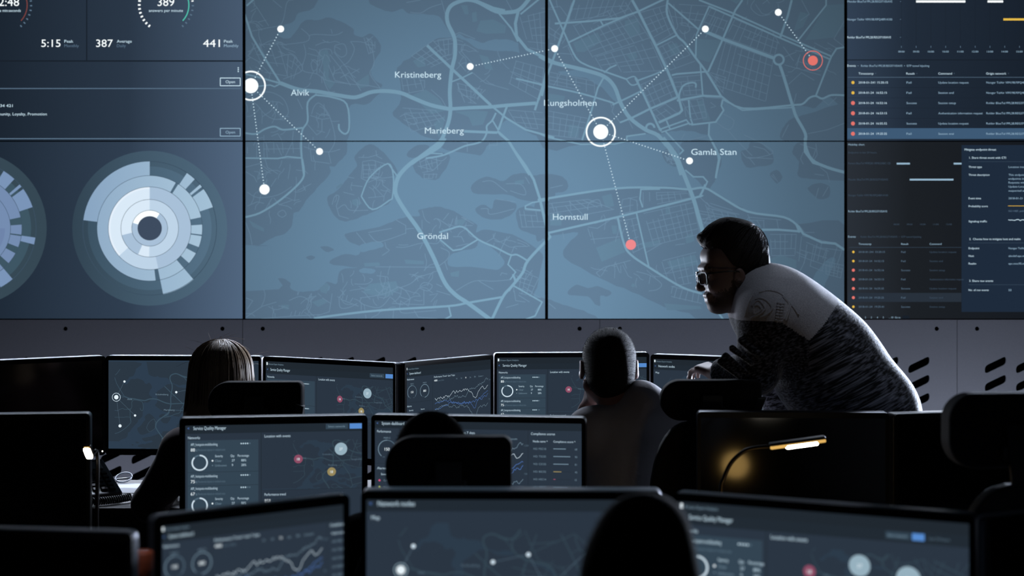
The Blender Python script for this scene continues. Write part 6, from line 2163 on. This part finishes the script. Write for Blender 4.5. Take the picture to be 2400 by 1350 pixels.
bm = bmesh.new()
CAB = [
    [(628, 300), (655, 262), (690, 248), (720, 275), (745, 318), (725, 352), (690, 378), (645, 392), (620, 408)],
    [(648, 300), (682, 290), (712, 322), (694, 350), (655, 368), (640, 340), (648, 300)],
    [(655, 238), (700, 228), (745, 240), (785, 275), (808, 318), (790, 352), (745, 385), (700, 402)],
    [(905, 215), (960, 280), (945, 350), (918, 430)], [(975, 290), (958, 360), (930, 440)],
    [(690, 178), (760, 158), (830, 165), (890, 190), (955, 255), (1010, 325), (1045, 380)],
    [(640, 200), (605, 260), (580, 330), (560, 400)],
]
for ln in CAB:
    p = drape(smooth_line([z5(*q) for q in ln], 4))
    if len(p) > 2:
        tube(bm, p, 0.0036, 6)
for k in range(7):
    x, y = 884 - 3 * k, 268 + 25 * k
    for dx, dy, sgn in ((-16, 10, 1), (14, 14, -1)):
        p = drape([z5(x + dx - 12 * sgn, y + dy - 12), z5(x + dx, y + dy), z5(x + dx + 12 * sgn, y + dy + 12)], 0.002)
        if len(p) > 2:
            tube(bm, p, [0.004, 0.0065, 0.004], 6)
link_mesh('cable_pattern', bm, m_knit_l, sw, True)

# fuzzy fibres along the knit
bm = bmesh.new()
me = sw.data
ids = [v.index for v in me.vertices]
random.shuffle(ids)
P_, N_ = [], []
for i in ids[:2600]:
    v = me.vertices[i]
    if v.co.z > 0.95 and float((v.co + Vector(o.location)).dot(a_)) > t0 + 0.01:
        P_.append(v.co.copy()); N_.append(v.normal.copy())
spikes(bm, P_, N_, 0.005, 0.0005)
m_fuzz = pm('knit_fuzz', (120, 122, 132), 0.9, sheen=0.5)
link_mesh('knit_fibres', bm, m_fuzz, sw)

# trousers and shoes
tr = s.grown(0.013, range(nNeck, nLeg))
tr.cut((Q(2040, 940) - a_ * 0.02)[:], (-a_)[:])
tr.cut((0, 0, 0.07), (0, 0, -1))
sdf_obj('trousers', tr, 0.006, m_denim, o)
for f_ in (an, af):
    q = Sdf()
    q.cone(f_ + Vector((0.035, 0, -0.042)), f_ + Vector((-0.16, 0, -0.050)), 0.046, 0.040, 0.03)
    q.cone(f_ + Vector((0, 0, -0.03)), f_ + Vector((0, 0, 0.01)), 0.047, 0.047, 0.03)
    q.cut((0, 0, 0.002), (0, 0, -1))
    sdf_obj('shoe', q, 0.006, m_shoe, o)

# hair: full on top with a forward quiff
q = Sdf()
q.ell(hp(1729, 590), (0.0935, 0.081, 0.0945), RH, 0.02)
q.cone(hp(1700, 545, -0.025), hp(1700, 545, 0.025), 0.038, k=0.03)
q.cone(hp(1668, 553, 0.0), hp(1650, 562, 0.012), 0.026, 0.017, 0.03)
q.cone(hp(1668, 556, -0.03), hp(1653, 562, -0.028), 0.024, 0.016, 0.03)
q.cone(hp(1674, 552, 0.034), hp(1655, 566, 0.036), 0.022, 0.014, 0.03)
q.cone(hp(1646, 560, 0.0), hp(1640, 556, 0.0), 0.014, 0.011, 0.02)
q.ell(hp(1774, 632), (0.035, 0.062, 0.045), RH, 0.03)
q.cone(hp(1752, 690, -0.025), hp(1752, 690, 0.025), 0.03, k=0.03)
q.ell(hp(1664, 640), (0.046, 0.2, 0.062), RH, 0.012, sub=True)
q.ell(hp(1690, 690), (0.056, 0.2, 0.052), RH, 0.012, sub=True)
for sd in (-1, 1):
    q.ell(hp(1718, 652, 0.095 * sd), (0.026, 0.028, 0.036), RH, 0.008, sub=True)
Vh, Fh = q.mesh(0.004)
Vh = Vh - np.array(o.location)
bm = bmesh.new()
vs = [bm.verts.new(v) for v in Vh]
for f in Fh:
    bm.faces.new([vs[i] for i in f])
for f in bm.faces:
    f.smooth = True
hair = link_mesh('hair', bm, m_hair_dark, o)
# loose locks over the quiff and crown
bm = bmesh.new()
rnd = random.Random(4)
hb = BVHTree.FromPolygons([Vector(v) for v in Vh], [tuple(f) for f in Fh])
hcen = hp(1725, 600) - org
crown = (hp(1772, 530, 0.0) - org - hcen).normalized()
for k in range(420):
    e_ = (hp(rnd.uniform(1640, 1700), rnd.uniform(545, 600), rnd.uniform(-0.075, 0.085)) - org - hcen).normalized()
    if k % 3 == 0:
        e_ = (hp(rnd.uniform(1700, 1800), rnd.uniform(600, 670), rnd.uniform(0.07, 0.10)) - org - hcen).normalized()
    u0, u1 = rnd.uniform(0.02, 0.4), rnd.uniform(0.65, 1.0)
    j1, j2 = rnd.uniform(-.12, .12), rnd.uniform(-.12, .12)
    pts = []
    for j in range(8):
        u = u0 + (u1 - u0) * j / 7
        d = (crown * (1 - u) + e_ * u + Vector((j1, j2, 0)) * u * (1 - u)).normalized()
        h = hb.ray_cast(hcen + d * 0.25, -d)
        if h[0] is not None:
            pts.append(h[0] + h[1] * (0.0002 + 0.0016 * math.sin(math.pi * j / 7)))
    if len(pts) > 3:
        tube(bm, pts, [0.0006] + [0.0018] * (len(pts) - 2) + [0.0005], 4, False)
for (p, r_) in (([(1690, 520), (1668, 526), (1652, 536), (1646, 548), (1640, 556)], 0.0014), ([(1660, 545), (1645, 552), (1638, 560), (1636, 566)], 0.002), ([(1760, 524), (1780, 538), (1792, 552)], 0.0012)):
    tube(bm, [hp(x, y, 0.015) - org for x, y in p], r_, 4, False)
link_mesh('hair_locks', bm, m_hair_dark, hair, True)

# eyes and brows
m_eye = pm('eye_white', (190, 192, 196), 0.15)
m_iris = pm('eye_dark', (30, 24, 20), 0.15)
for sd in (-1, 1):
    bm = bmesh.new()
    bmesh.ops.create_uvsphere(bm, u_segments=20, v_segments=14, radius=0.0115)
    e = link_mesh('eye', bm, m_eye, o, True, loc=hp(1658, 645, 0.031 * sd) - org)
    bm = bmesh.new()
    bmesh.ops.create_uvsphere(bm, u_segments=14, v_segments=10, radius=0.0062)
    link_mesh('iris', bm, m_iris, e, True, loc=fx * 0.0068)
    bm = bmesh.new()
    tube(bm, [hp(1644 + 10 * u, 629 - 6 * math.sin(math.pi * u * 0.8) + 3 * u, (0.014 + 0.034 * u) * sd) - org + fx * 0.002 for u in [j / 6 for j in range(7)]], [0.003, 0.0042, 0.0045, 0.004, 0.0036, 0.003, 0.0015], 8)
    link_mesh('eyebrow', bm, m_hair_dark, o, True)

# glasses
m_frame = pm('glasses_black', (10, 10, 12), 0.25)
m_lens = bpy.data.materials.new('glasses_lens')
m_lens.use_nodes = True
b_ = m_lens.node_tree.nodes['Principled BSDF']
b_.inputs['Base Color'].default_value = (0.9, 0.94, 1, 1)
b_.inputs['Roughness'].default_value = 0.02
b_.inputs['IOR'].default_value = 1.08
b_.inputs['Transmission Weight'].default_value = 1.0
gl = None
bm = bmesh.new()
for sd in (-1, 1):
    ring = []
    for (u, v) in rrect(0.0335 * sd, 0, 0.050, 0.036, 0.011, 5):
        x = 1633 + abs(u) * 150
        ring.append(hp(x + (0.018 - v) * 60, 652, u) + up_ * v - org)
    ring.append(ring[0]); ring.append(ring[1])
    tube(bm, ring, 0.0022, 8, False)
    tube(bm, [hp(1641, 640, 0.058 * sd) - org, hp(1655, 638, 0.068 * sd) - org, hp(1690, 634, 0.0775 * sd) - org, hp(1712, 634, 0.0815 * sd) - org, hp(1726, 646, 0.080 * sd) - org], [0.0028, 0.0026, 0.0022, 0.002, 0.0018], 8)
tube(bm, [hp(1634, 647, -0.009) - org, hp(1632, 645, 0) - org, hp(1634, 647, 0.009) - org], 0.0022, 8)
gl = link_mesh('glasses', bm, m_frame, o, True)
for sd in (-1, 1):
    bm = bmesh.new()
    a1, a2 = [], []
    for (u, v) in rrect(0.0335 * sd, 0, 0.047, 0.033, 0.010, 5):
        p = hp(1633 + abs(u) * 150 + (0.018 - v) * 60, 652, u) + up_ * v - org
        a1.append(bm.verts.new(p + fx * 0.0006)); a2.append(bm.verts.new(p - fx * 0.0006))
    bm.faces.new(a1); bm.faces.new(a2[::-1])
    for i in range(len(a1)):
        j = (i + 1) % len(a1)
        bm.faces.new((a1[j], a1[i], a2[i], a2[j]))
    bmesh.ops.recalc_face_normals(bm, faces=bm.faces[:])
    link_mesh('lens', bm, m_lens, gl)
